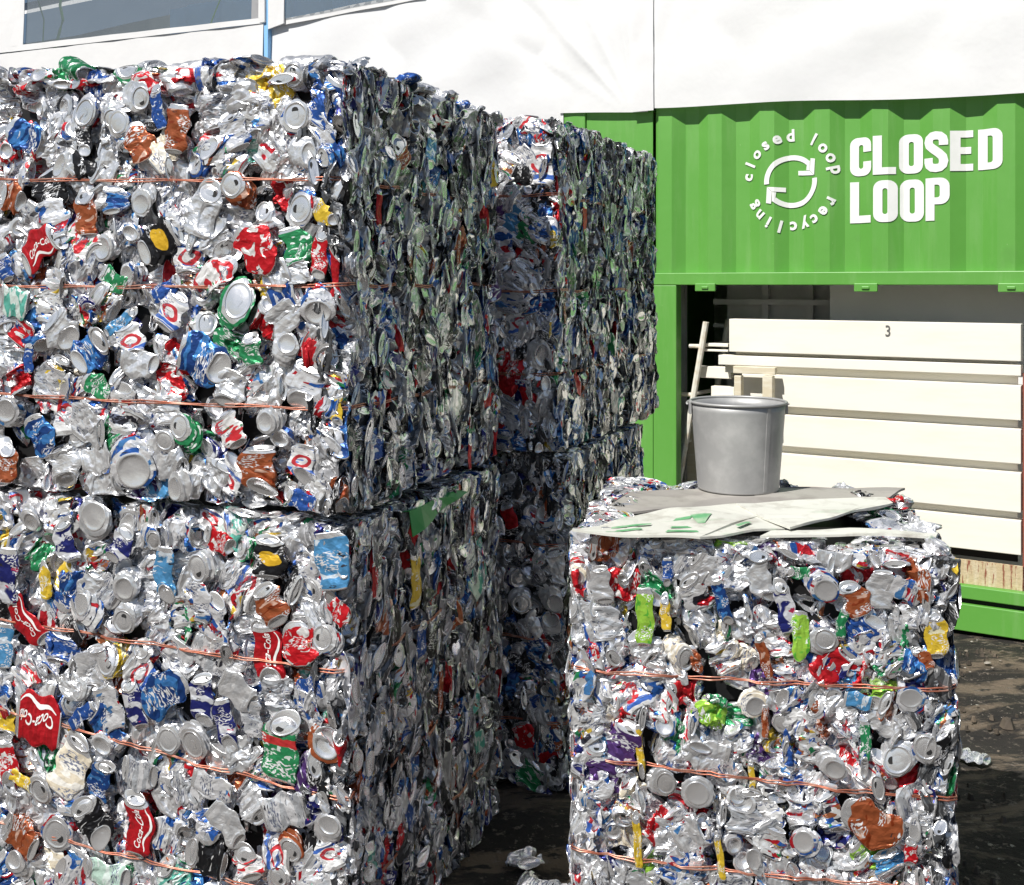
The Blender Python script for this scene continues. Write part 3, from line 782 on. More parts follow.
def mesh_from(items, name, press=None, loc=0.):
    """items: (Can, 3x4 matrix, body material, u shift) -> one mesh"""
    V, LV, LS, MIx, SM, UV = [], [], [], [], [], []; off = 0; lo = 0
    for C, Mx, bm_, us in items:
        v = C.v @ Mx[:, :3].T + Mx[:, 3]; V.append(v)
        nq, ntr = len(C.q), len(C.t)
        LV.append((C.q + off).ravel()); LV.append((C.t + off).ravel())
        LS.append(lo + np.arange(nq) * 4); lo += nq * 4; LS.append(lo + np.arange(ntr) * 3); lo += ntr * 3
        MIx.append(np.where(C.qm < 0, bm_, C.qm)); MIx.append(C.tm)
        SM.append(C.qs); SM.append(np.ones(ntr, bool))
        q = C.quv.copy(); q[:, :, 0] += us; UV.append(q.reshape(-1, 2)); UV.append(np.zeros((ntr * 3, 2)))
        off += len(v)
        if C.ex is not None:
            ev = C.ex[0] @ Mx[:, :3].T + Mx[:, 3]; V.append(ev)
            for f in C.ex[1]:
                LV.append(np.array(f) + off); LS.append(np.array([lo])); lo += len(f); MIx.append(np.array([MI['print']])); SM.append(np.array([False])); UV.append(np.zeros((len(f), 2)))
            off += len(ev)
    V = np.concatenate(V)
    if press: V = press(V + loc) - loc
    LV = np.concatenate(LV); LS = np.concatenate(LS); MIx = np.concatenate(MIx); SM = np.concatenate(SM); UV = np.concatenate(UV)
    used = np.unique(MIx); rem = np.zeros(len(MATS), int); rem[used] = np.arange(len(used))
    me = bpy.data.meshes.new(name)
    me.vertices.add(len(V)); me.vertices.foreach_set('co', V.astype(np.float32).ravel())
    me.loops.add(len(LV)); me.loops.foreach_set('vertex_index', LV.astype(np.int32))
    me.polygons.add(len(LS)); me.polygons.foreach_set('loop_start', LS.astype(np.int32))
    for k in used: me.materials.append(MATS[k])
    me.polygons.foreach_set('material_index', rem[MIx].astype(np.int32)); me.polygons.foreach_set('use_smooth', SM)
    uvl = me.uv_layers.new(name='uv'); uvl.data.foreach_set('uv', UV.astype(np.float32).ravel())
    me.update(calc_edges=True)
    return me

NLIB = 22
LIB = {}
for st in ('end', 'side', 'crumple', 'sliver'):
    for hi in (True, False):
        LIB[st, hi] = [make_can(1000 + 37 * i + len(st) * 5, st, hi) for i in range(NLIB)]
LIB['whole', True] = [make_can(9, 'whole', True)]; LIB['whole', False] = LIB['whole', True]

def pick(weights):
    ks = list(weights); return random.choices(ks, [weights[k] for k in ks])[0]
LABW = dict(bare=24, silver=22, silverred=8, silvermix=9, silvergrey=12, white=6, whitered=2, red=1.6, redwhite=2, green=1.8, blue=1.6, darkblue=1.6, navy=2.2, black=3, orange=2, yellow=.8, lightblue=1, teal=.6, purple=.5, beige=.8)
LABE = dict(bare=27, silver=20, silverred=8, silvermix=14, silvergrey=10, white=5, whitered=3, red=1.5, redwhite=1.5, green=2.5, blue=2.5, darkblue=1.5, navy=3, black=1, orange=2.5, yellow=1.2, lightblue=1.2, lime=.8, purple=1.5, beige=1)
NAMES = dict(red='red', redwhite='red and white', green='green', greenlabel='green can with a red band', blue='blue', darkblue='dark blue', lightblue='pale blue', navy='navy and silver',
             black='black', blackyellow='black and gold', orange='rusty orange', yellow='yellow', lime='lime green', teal='teal', mint='mint green', beige='cream', white='white printed', whitered='white and red', purple='purple')

class Bale:
    def __init__(s, corner, ang, Wd, Ln, z0, z1, z1l=None, z1b=None, label='', labw=LABW, mix=None, pitch=.056):
        s.F = Frame(corner[0], corner[1], ang); s.W, s.L, s.z0, s.z1 = Wd, Ln, z0, z1
        s.z1l = z1 if z1l is None else z1l; s.z1b = z1 if z1b is None else z1b
        s.t = empty('can_bale', (corner[0], corner[1], z0), -s.F.a); tag(s.t, label, 'can bale', 'bales of crushed cans')
        s.items = []; s.feat = []; s.labw = labw; s.pitch = pitch; s.mix = mix or dict(end=27, side=50, crumple=17, sliver=6)
        s.straps = []
        s.seed = random.random() * 50
    def ztop(s, x, y): return s.z1 + (s.z1l - s.z1) * (-x / s.W) + (s.z1b - s.z1) * (y / s.L) - s.z0
    # face frames: origin, right, up, out in local coordinates
    FACES = dict(front=((1, 0, 0), (0, 0, 1), (0, -1, 0)), right=((0, 1, 0), (0, 0, 1), (1, 0, 0)),
                 left=((0, -1, 0), (0, 0, 1), (-1, 0, 0)), back=((-1, 0, 0), (0, 0, 1), (0, 1, 0)), top=((1, 0, 0), (0, 1, 0), (0, 0, 1)))
    def pos(s, face, a, b):  # a,b metres on that face
        if face == 'front': return np.array((a, 0, b))
        if face == 'right': return np.array((0, a, b))
        if face == 'left': return np.array((-s.W, a, b))
        if face == 'back': return np.array((a, s.L, b))
        return np.array((a, b, s.ztop(a, b)))
    def put(s, face, a, b, depth, style, lab, rot, scale=1., squash=1., hi=False, can=None, wide=1., tilt=.25):
        X, Y, Z = [np.array(q, float) for q in Bale.FACES[face]]
        if can is None: can = random.choice(LIB[style, hi])
        c, s_ = math.cos(rot), math.sin(rot)
        R0 = np.array([[c, -s_, 0], [s_, c, 0], [0, 0, 1]]) @ np.diag([scale * wide, scale, scale * squash])
        tx, ty = random.gauss(0, tilt), random.gauss(0, tilt)
        R1 = np.array(Matrix.Rotation(max(-.7, min(.7, tx)), 3, 'X') @ Matrix.Rotation(max(-.7, min(.7, ty)), 3, 'Y'))
        B = np.stack([X, Y, Z], 1)
        p = s.pos(face, a, b) - Z * depth
        return (can, np.concatenate([B @ R1 @ R0, p[:, None]], 1), MI[lab], float(random.randrange(60)))
    def surface(s, face, a, b):
        """how far the surface sits in from the nominal box at this place: bulges, rounded edges, strap grooves"""
        am, bm_ = (s.L if face in ('right', 'left') else s.W), (s.z1 - s.z0 if face != 'top' else s.L)
        aa = a if face in ('right', 'left') else -a
        e = min(aa, am - aa); e2 = min(b, bm_ - b)
        d = .012 * math.sin(a * 9 + s.seed) * math.sin(b * 7 + s.seed * 2) + .008 * math.sin(a * 23 + b * 17)
        for q in (e, e2):
            if q < .05: d += .035 * (1 - max(q, 0) / .05) ** 2
        if face in ('front', 'right'):
            for zl, zr in s.straps:
                z = zr + (zl - zr) * (aa / s.W if face == 'front' else 0)
                d += .014 * max(0, 1 - abs(b - z) / .035)
        return d
    def fill(s, face, pitch=None, hi=False, layers=2, mix=None, scale=1., jag=.014, skip=None, labw=None):
        pitch = pitch or s.pitch; mix = mix or s.mix
        am = s.L if face in ('right', 'left') else s.W; bmx = (max(s.z1, s.z1l) - s.z0) if face != 'top' else s.L
        for lay in range(layers):
            na, nb = int(am / pitch[0]) + 1, int(bmx / pitch[1]) + 1
            for i in range(na):
                for j in range(nb):
                    a = (i + .5 + random.uniform(-.45, .45)) * pitch[0]; b = (j + .5 * ((i + lay) % 2) + random.uniform(-.4, .4)) * pitch[1]
                    if face in ('front', 'back', 'top'): a = -a
                    if a > am or -a > am: continue
                    zt = s.ztop(a if face in ('front', 'back') else (-s.W if face == 'left' else 0), (a if face in ('right', 'left') else 0)) if face != 'top' else s.L
                    b = min(max(b, .015), zt - .02)
                    if skip and skip(a, b): continue
                    near = False
                    for (ff, fa, fb, fr) in s.feat:
                        if ff == face and (a - fa) ** 2 + (b - fb) ** 2 < (fr * (.95 if lay == 0 else .3)) ** 2: near = True; break
                    if near: continue
                    st = pick(mix)
                    depth = s.surface(face, a, b) + lay * .042 + random.uniform(-jag, jag) + .008
                    sc = scale * random.uniform(.85, 1.1)
                    lab = pick(labw or s.labw)
                    if st == 'sliver':
                        rot = random.gauss(0, .22)
                        it = s.sliver(face, a, b, depth, lab, rot, sc, hi)
                    else:
                        rot = random.uniform(0, 6.28)
                        it = s.put(face, a, b, depth + (.006 if st == 'end' else 0), st, lab, rot, sc, 1., hi, tilt=.17 if st == 'side' else .26)
                    s.items.append([face, lay, it, 0, None])
    def sliver(s, face, a, b, depth, lab, rot, sc, hi):
        """flattened can standing edge out: its thin side shows"""
        can = random.choice(LIB['sliver', hi]); X, Y, Z = [np.array(q, float) for q in Bale.FACES[face]]
        c, s_ = math.cos(rot), math.sin(rot); yaw = random.gauss(0, .5)
        R0 = np.array([[c, -s_, 0], [s_, c, 0], [0, 0, 1]]) @ np.array(Matrix.Rotation(math.pi / 2 + yaw, 3, 'Y')) @ np.array(Matrix.Rotation(random.gauss(0, .5) + random.choice((0, math.pi / 2, 0)), 3, 'Z')) * sc
        B = np.stack([X, Y, Z], 1); p = s.pos(face, a, b) - Z * (depth + .016)
        return (can, np.concatenate([B @ R0, p[:, None]], 1), MI[lab], float(random.randrange(60)))
    def feature(s, face, px, py, style, lab, rot, wpx, hpx=None, decal=None, seed=None, depth=0, crush=.6, label=None):
        """a can one can point at: seen at px,py in the photograph, lying on this face of the bale; wpx/hpx its size across / along in pixels"""
        if face == 'front': a, z = s.F.hit(px, py); dist = (s.F.o + s.F.r * a).y
        else:
            a, z = s.F.hit_side(px, py); dist = (s.F.o + s.F.d * a).y
        b = z - s.z0; m_ = dist / FPX
        can = make_can(seed or random.randrange(10 ** 6), style, True, decal, crush)
        ex = can.v.max(0) - can.v.min(0)
        sx = wpx * m_ / ex[0]; sy = (hpx or wpx) * m_ / ex[1]
        X, Y, Z = [np.array(q, float) for q in Bale.FACES[face]]; c, s_ = math.cos(math.radians(rot)), math.sin(math.radians(rot))
        R0 = np.array([[c, -s_, 0], [s_, c, 0], [0, 0, 1]]) @ np.diag([sx, sy, (sx + sy) / 2])
        cen = (can.v.max(0) + can.v.min(0)) / 2; cen[2] = can.v[:, 2].max() - .02
        B = np.stack([X, Y, Z], 1); p = s.pos(face, a, b) - Z * (s.surface(face, a, b) - .014 + depth) - B @ R0 @ cen
        it = (can, np.concatenate([B @ R0, p[:, None]], 1), MI[lab], float(random.randrange(60)))
        s.feat.append((face, a, b, .5 * (wpx + (hpx or wpx)) / 2 * m_ + .012))
        if label is None and lab in NAMES: label = 'crushed %s' % NAMES[lab] + ('' if 'can' in NAMES[lab] else ' can') + (' end on' if style == 'end' else '')
        s.items.append([face, 0, it, 1e3, label])
    def press(s, V):
        """the baler's plates: whatever stood past a face is pushed flat"""
        V = V.copy(); k = .3; x, y, z = V[:, 0], V[:, 1], V[:, 2]
        w1 = .005 * np.sin(x * 11 + s.seed) * np.sin(z * 9 + s.seed) + .005 * np.sin(x * 31 + z * 23)
        w2 = .006 * np.sin(y * 13 + s.seed) * np.sin(z * 8) + .005 * np.sin(y * 33 + z * 19)
        def hi(v, lim): return np.where(v > lim, lim + (v - lim) * k, v)
        zt = s.z1 - s.z0 + (s.z1l - s.z1) * (-x / s.W) + (s.z1b - s.z1) * (y / s.L) + w1
        for _ in (0,):
            y = -hi(-y, w1); y = hi(y, s.L + w1); x = hi(x, w2); x = -hi(-x, s.W + w2); z = hi(z, zt); z = -hi(-z, -.004)
        return np.stack([x, y, z], 1)
    def finish(s):
        # packed middle, coloured black to paint shade into the gaps between cans
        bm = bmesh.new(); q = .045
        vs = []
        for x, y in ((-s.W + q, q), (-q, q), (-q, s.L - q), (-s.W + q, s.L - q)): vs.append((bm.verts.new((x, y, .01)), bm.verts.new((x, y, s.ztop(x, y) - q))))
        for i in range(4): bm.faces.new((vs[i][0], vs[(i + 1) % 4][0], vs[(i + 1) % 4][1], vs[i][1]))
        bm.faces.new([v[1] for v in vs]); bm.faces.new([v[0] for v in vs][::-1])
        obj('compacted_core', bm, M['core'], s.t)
        Rw = np.array(((s.F.r.x, s.F.d.x, 0), (s.F.r.y, s.F.d.y, 0), (0, 0, 1)))
        o3 = np.array((s.F.o.x, s.F.o.y, s.z0))
        sc = []
        for k, (face, lay, it, bonus, lb) in enumerate(s.items):
            p = Rw @ it[1][:, 3] + o3; px = 512 + FPX * p[0] / p[1]; py = HORIZ - FPX * (p[2] - EYE) / p[1]
            inside = 6 < px < W - 6 and 6 < py < H - 6
            B = Rw @ it[1][:, :3]; n = np.array(Bale.FACES[face][2], float); n = Rw @ n; vd = (np.array((0, 0, EYE)) - p); vd /= np.linalg.norm(vd)
            score = (1 if inside else .01) * max(.02, float(n @ vd)) / p[1] ** 2 * (1 if lay == 0 else .2)
            if face == 'top': score *= .4
            vis = s.vis(px, py) if hasattr(s, 'vis') else True
            sc.append((bonus + score) * (1 if vis else .05))
        order = sorted(range(len(s.items)), key=lambda k: -sc[k]); first = set(order[:100])
        for k in order[:100]:
            face, lay, it, bonus, lb = s.items[k]; loc = it[1][:, 3].copy(); Mx = it[1].copy(); Mx[:, 3] = 0
            if it[0] in ALT: it = (ALT[it[0]], *it[1:])
            o = link('crushed_can', mesh_from([(it[0], Mx, it[2], it[3])], 'crushed_can', None if bonus and (it[0].soft or face == 'top') else s.press, loc), s.t, tuple(loc))
            if lb: o['label'] = lb
        rest = [s.items[k][2] for k in order[100:]]
        if rest:
            o = link('packed_cans', mesh_from(rest, 'packed_cans', s.press), s.t); o['kind'] = 'stuff'
        # wire straps: pairs of thin rusty wires round the bale
        for zl, zr in s.straps:
            for dz in (0, .0045):
                pts = []; n = 40
                for i in range(n + 1):
                    x = -s.W + s.W * i / n; z = zl + (zr - zl) * i / n
                    pts.append((x, -.007 + .3 * s.surface('front', x, z) + .004 * math.sin(i * 1.1 + zl * 9) + .003 * math.sin(i * 2.7 + zl * 9), z + dz + .002 * math.sin(i * .8 + dz * 300) - .006 * math.sin(math.pi * i / n)))
                for i in range(1, 25):
                    y = s.L * i / 25; pts.append((-s.surface('right', y, zr) * .5 + .004 + .004 * math.sin(i * 1.3), y, zr + dz + .004 * math.sin(i)))
                pts += [(-.02, s.L + .01, zr + dz), (-s.W * .5, s.L + .012, (zl + zr) / 2), (-s.W + .02, s.L + .01, zl + dz)]
                bm = bmesh.new(); tube(bm, pts, .0019, 5, closed=True); obj('strap_wire', bm, M['wire'], s.t, smooth=True)
# a finer twin for every coarse can in the library, used where a can is a part of its own
ALT = {}
for st in ('end', 'side', 'crumple', 'sliver'):
    for a, b in zip(LIB[st, False], LIB[st, True]): ALT[a] = b

def loc_z(B, px, py, base=None): return B.F.hit(px, py)[1] - B.z0
EDGE = dict(sliver=46, crumple=30, side=8, end=16)
LABR = dict(bare=6, shade_dull=20, silver=6, silvermix=9, shade_dark=34, silvergrey=8, black=14, white=2, red=2, green=1.6, blue=2, darkblue=6, navy=5, orange=1, teal=1, yellow=.3)  # darker mix: shade on the unlit faces put into the can colours

# ---- front stack, upper bale
A = Bale((-.373, 2.45), 21, 1.32, .92, 1.085, 2.10, 2.165, label='topmost can bale at the left, tied with three straight wires and lit on its face')
A.straps = [(loc_z(A, 20, 178), loc_z(A, 335, 180)), (loc_z(A, 20, 285), loc_z(A, 335, 286)), (loc_z(A, 20, 394), loc_z(A, 335, 410))]
A.straps = [(zr + (zl - zr) * 1.32 / 1.0, zr) for zl, zr in A.straps]
for f in [
    (182, 74, 'whole', 'white', 90, 34, 58), (60, 75, 'side', 'green', 80, 30, 42), (95, 84, 'side', 'blue', 75, 30, 40), (127, 74, 'end', 'green', 0, 36), (22, 88, 'side', 'silvergrey', 10, 40, 50),
    (296, 74, 'end', 'silvergrey', 0, 32), (222, 76, 'side', 'silver', 0, 30, 34), (85, 112, 'end', 'silver', 0, 38), (137, 96, 'end', 'bare', 0, 36), (296, 118, 'end', 'silver', 0, 38), (302, 152, 'end', 'bare', 0, 34),
    (160, 108, 'side', 'blue', 10, 18, 46), (142, 142, 'crumple', 'orange', 30, 36, 44), (180, 130, 'side', 'orange', -10, 32, 50), (232, 130, 'side', 'silver', 20, 38, 44), (85, 135, 'crumple', 'black', 0, 22, 44), (25, 135, 'crumple', 'darkblue', 60, 36, 46),
    (238, 190, 'end', 'orange', 0, 38), (85, 210, 'side', 'orange', 4, 32, 54), (10, 196, 'crumple', 'orange', 70, 34, 40), (50, 190, 'crumple', 'black', 30, 40, 40), (118, 200, 'side', 'darkblue', 0, 34, 30),
    (145, 200, 'end', 'bare', 0, 34), (205, 208, 'crumple', 'bare', -20, 42, 62), (298, 210, 'end', 'silver', 0, 40), (326, 214, 'side', 'yellow', 55, 22, 40),
    (160, 240, 'side', 'blackyellow', -62, 40, 58), (260, 248, 'crumple', 'redwhite', 40, 48, 60), (298, 246, 'side', 'green', 15, 36, 44), (320, 252, 'side', 'redwhite', -8, 22, 56),
    (105, 245, 'end', 'bare', 0, 34), (112, 280, 'side', 'green', 60, 24, 36), (130, 274, 'end', 'silver', 0, 26), (215, 275, 'crumple', 'whitered', -60, 30, 60), (235, 303, 'end', 'green', 0, 54), (317, 303, 'end', 'silver', 0, 44), (16, 302, 'side', 'teal', 80, 34, 44),
    (8, 268, 'side', 'blue', 20, 22, 30), (165, 290, 'side', 'blue', -60, 18, 40), (92, 350, 'crumple', 'darkblue', -50, 44, 52), (122, 322, 'side', 'lightblue', -55, 14, 46), (132, 342, 'side', 'white', 25, 34, 48), (172, 312, 'side', 'white', -30, 34, 44),
    (205, 360, 'crumple', 'darkblue', 70, 52, 66), (252, 350, 'side', 'green', 8, 30, 36), (98, 385, 'crumple', 'green', 60, 26, 36), (306, 386, 'side', 'silver', -15, 46, 52), (30, 358, 'side', 'blue', 0, 14, 30), (60, 330, 'crumple', 'bare', 50, 44, 50), (285, 350, 'end', 'bare', 0, 36),
    (335, 408, 'side', 'yellow', 0, 18, 36), (42, 435, 'crumple', 'darkblue', 30, 36, 46), (9, 460, 'side', 'orange', 0, 26, 46), (8, 412, 'end', 'silver', 0, 34), (133, 458, 'end', 'silver', 0, 62), (65, 465, 'crumple', 'bare', 20, 46, 44), (185, 485, 'end', 'bare', 0, 40), (188, 432, 'end', 'green', 0, 38),
    (255, 472, 'side', 'orange', 2, 48, 52), (302, 465, 'side', 'white', -5, 36, 44), (299, 500, 'side', 'blue', 75, 22, 40), (230, 430, 'side', 'whitered', 30, 34, 40), (140, 365, 'side', 'bare', 85, 30, 46), (270, 420, 'end', 'bare', 0, 32),
]: A.feature('front', *f[:5], f[5], f[6] if len(f) > 6 else None)
A.feature('front', 43, 246, 'side', 'red', -58, 42, 62, decal=SCRIPT, crush=.25, label='crushed red can with flowing white script')
for f in [(378, 210, 'side', 'red', 2, 12, 44), (432, 110, 'side', 'silver', 0, 30, 36), (415, 90, 'side', 'blue', 0, 20, 34), (430, 150, 'crumple', 'lightblue', 0, 22, 40), (400, 150, 'crumple', 'orange', 40, 30, 40),
          (470, 100, 'side', 'navy', 0, 20, 36), (455, 250, 'sliver', 'orange', 0, 8, 40), (345, 270, 'side', 'red', 0, 10, 60), (415, 375, 'side', 'red', 0, 6, 30), (468, 455, 'side', 'red', 0, 9, 44), (498, 440, 'side', 'red', 0, 8, 46)]:
    A.feature('right', *f[:5], f[5], f[6] if len(f) > 6 else None)
for k in range(15):
    lb = ('silvergrey', 'bare', 'green', 'silver', 'blue', 'bare', 'silvermix')[k % 7]
    it = A.put('top', -.04 - k * .082, .03 + .02 * (k % 3), +.006 - .008 * (k % 2), ('side', 'whole', 'end', 'side')[k % 4], lb, 1.57 + random.uniform(-.5, .5), 1.0, 1., True); A.items.append(['top', 0, it, 500, None])
for k in range(9):
    it = A.put('top', -.03, .08 + k * .1, +.004 - .008 * (k % 2), ('side', 'crumple', 'side')[k % 3], ('bare', 'silver', 'blue', 'silvergrey')[k % 4], random.uniform(0, 3), 1.0, 1., True); A.items.append(['top', 0, it, 400, None])
A.fill('front', (.046, .047), hi=True, layers=2, scale=.98)
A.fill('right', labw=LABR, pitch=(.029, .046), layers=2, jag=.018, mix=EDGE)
A.fill('top', (.065, .065), layers=1)
A.fill('left', (.075, .075), layers=1, mix=EDGE); A.fill('back', (.085, .085), layers=1)
A.vis = lambda px, py: True
A.finish()

# ---- front stack, lower bale
B = Bale((-.366, 2.455), 21, 1.34, .93, 0, 1.058, 1.066, label='lower can bale at the left, standing on the ground with sloping wires')
B.straps = [(loc_z(B, 0, 618), loc_z(B, 335, 672)), (loc_z(B, 0, 705), loc_z(B, 335, 800)), (.22, .20)]
B.straps = [(zr + (zl - zr) * 1.25, zr) for zl, zr in B.straps]
for f in [
    (204, 568, 'end', 'bare', 0, 38), (218, 541, 'side', 'redwhite', 70, 26, 40), (272, 556, 'side', 'blackyellow', 0, 40, 44), (335, 560, 'side', 'lightblue', 10, 42, 58), (165, 575, 'side', 'lightblue', 0, 30, 58), (122, 545, 'side', 'navy', -30, 28, 42), (68, 540, 'side', 'navy', 20, 28, 46),
    (10, 575, 'side', 'navy', 0, 30, 56), (46, 580, 'crumple', 'yellow', 0, 18, 40), (95, 520, 'end', 'bare', 0, 46), (150, 535, 'end', 'silver', 0, 30), (272, 604, 'side', 'orange', 30, 40, 46), (338, 612, 'crumple', 'redwhite', 80, 30, 38),
    (5, 645, 'side', 'lightblue', 0, 24, 44), (125, 585, 'end', 'bare', 0, 34), (90, 610, 'end', 'silver', 0, 40), (128, 615, 'end', 'bare', 0, 36), (30, 515, 'end', 'bare', 0, 34),
    (300, 642, 'crumple', 'redwhite', 20, 44, 46), (328, 640, 'end', 'silver', 0, 34), (112, 660, 'end', 'yellow', 0, 38), (165, 690, 'crumple', 'darkblue', -50, 44, 64), (203, 700, 'side', 'navy', 5, 28, 54), (226, 725, 'side', 'navy', 15, 24, 54), (240, 690, 'side', 'bare', 60, 36, 50),
    (110, 708, 'side', 'silver', 25, 34, 52), (282, 745, 'side', 'greenlabel', -4, 46, 76), (323, 744, 'end', 'orange', 0, 46), (310, 688, 'side', 'blue', -75, 24, 40), (72, 766, 'side', 'beige', -25, 44, 70), (195, 740, 'end', 'bare', 0, 40), (135, 702, 'side', 'navy', 20, 26, 54), (82, 715, 'side', 'blue', -50, 16, 44),
    (10, 768, 'side', 'redwhite', 10, 26, 56), (24, 780, 'side', 'yellow', 70, 14, 40), (42, 785, 'end', 'bare', 0, 36), (95, 820, 'crumple', 'black', 40, 40, 56), (205, 855, 'crumple', 'black', 80, 44, 50), (286, 810, 'side', 'silvergrey', -72, 40, 56), (328, 830, 'end', 'bare', 0, 36), (253, 716, 'side', 'silvergrey', 5, 28, 40),
    (108, 872, 'side', 'mint', 85, 30, 60), (22, 835, 'crumple', 'orange', 60, 44, 50), (290, 845, 'end', 'orange', 0, 34), (20, 868, 'end', 'bare', 0, 36), (60, 830, 'end', 'silver', 0, 40), (250, 860, 'crumple', 'whitered', 20, 36, 40), (140, 775, 'side', 'silvergrey', 85, 36, 44), (100, 780, 'side', 'darkblue', -20, 30, 50), (230, 822, 'side', 'bare', 50, 34, 50), (215, 785, 'side', 'silver', 80, 28, 50),
]: B.feature('front', *f[:5], f[5], f[6] if len(f) > 6 else None)
B.feature('front', 28, 622, 'side', 'red', 48, 34, 64, decal=SCRIPT, crush=.3, label='crushed red can with white script slanting under the wire')
B.feature('front', 36, 719, 'side', 'red', 84, 56, 66, decal=SCRIPT, crush=.25, label='large crushed red can with white script lying level')
B.feature('front', 268, 660, 'side', 'red', 8, 38, 74, decal=SCRIPT, crush=.35, label='crushed red can with white script standing under the wire')
B.feature('front', 141, 826, 'side', 'red', -2, 40, 70, decal=SCRIPT, crush=.5, label='flattened red can standing upright with white script')
for f in [(414, 578, 'side', 'yellow', 0, 26, 60), (420, 640, 'crumple', 'blue', 0, 20, 40), (440, 690, 'sliver', 'orange', 0, 10, 50), (370, 580, 'side', 'red', 0, 10, 36), (400, 835, 'crumple', 'redwhite', 0, 16, 30), (395, 655, 'end', 'bare', 0, 24)]:
    B.feature('right', *f[:5], f[5], f[6] if len(f) > 6 else None)
B.fill('front', (.046, .047), hi=True, layers=2, scale=.98)
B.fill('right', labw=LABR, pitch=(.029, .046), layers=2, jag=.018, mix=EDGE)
B.fill('left', (.075, .075), layers=1, mix=EDGE); B.fill('back', (.085, .085), layers=1)
B.fill('top', (.07, .07), layers=1, skip=lambda a, b: a < -.1)
# green scrap folded over the top edge
bm = bmesh.new(); ys = (.10, .2, .32, .42)
y0, zz = B.F.hit_side(405, 524); y1, _ = B.F.hit_side(458, 530)
r = []
for i in range(7):
    q = i / 6; y = y0 + (y1 - y0) * q
    r.append([bm.verts.new((-.03, y, 1.035)), bm.verts.new((.012 + .006 * math.sin(i * 2), y, 1.04 + .006 * math.sin(i * 3))), bm.verts.new((.022 + .008 * math.sin(i * 1.4), y, 1.04 - .055 * (1 - q) - .008))])
for a, b in zip(r, r[1:]):
    for k in range(2): bm.faces.new((a[k], a[k + 1], b[k + 1], b[k]))
o = obj('plastic_scrap', bm, mat('green_plastic', (.02, .3, .06), .4), B.t); o.modifiers.new('s', 'SOLIDIFY').thickness = .002
o['label'] = 'bright green plastic scrap caught at the top edge'
B.finish()

# ---- rear stack
C = Bale((.134, 3.40), 23, .95, 1.16, 1.08, 2.125, label='topmost can bale of the rear stack, mostly in shade with a lit strip', mix=dict(end=20, side=30, crumple=34, sliver=16))
C.straps = [(.80, .80), (.50, .50), (.24, .24)]
C.feature('front', 541, 163, 'side', 'white', 0, 30, 56); C.feature('front', 530, 125, 'side', 'whitered', 60, 24, 34)
C.feature('front', 530, 396, 'side', 'red', 0, 24, 40, label='red can standing upright in the shade'); C.feature('front', 535, 355, 'end', 'bare', 0, 34)
for f in [(585, 220, 'side', 'red', 0, 14, 36), (548, 330, 'side', 'yellow', 0, 12, 20), (625, 150, 'side', 'lightblue', 0, 16, 26), (590, 165, 'side', 'blue', 0, 10, 30), (645, 225, 'side', 'blue', 0, 8, 20), (572, 125, 'side', 'green', 0, 20, 26)]:
    C.feature('right', *f[:5], f[5], f[6] if len(f) > 6 else None)
C.fill('front', (.05, .05), layers=2, skip=lambda a, b: a < -.42)
C.fill('right', labw=LABR, pitch=(.029, .046), layers=2, jag=.018, mix=EDGE); C.fill('top', (.07, .07), layers=1); C.fill('back', (.09, .09), layers=1)
C.finish()
D = Bale((.165, 3.43), 22, .95, .93, 0, 1.06, label='lower can bale of the rear stack, standing in deep shade', mix=dict(end=26, side=30, crumple=34, sliver=10))
D.straps = [(.80, .78), (.5, .48), (.22, .22)]
for f in [(552, 597, 'end', 'bare', 0, 30), (553, 624, 'end', 'silver', 0, 28), (545, 745, 'side', 'darkblue', -50, 20, 48), (525, 735, 'crumple', 'redwhite', 20, 26, 28), (520, 600, 'end', 'bare', 0, 26), (548, 520, 'end', 'silver', 0, 28), (510, 515, 'side', 'red', 20, 16, 28), (480, 500, 'end', 'green', 0, 24)]:
    D.feature('front', *f[:5], f[5], f[6] if len(f) > 6 else None)
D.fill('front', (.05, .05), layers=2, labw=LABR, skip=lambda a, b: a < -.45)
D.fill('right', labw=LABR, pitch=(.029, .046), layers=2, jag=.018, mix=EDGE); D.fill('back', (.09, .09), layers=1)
D.finish()

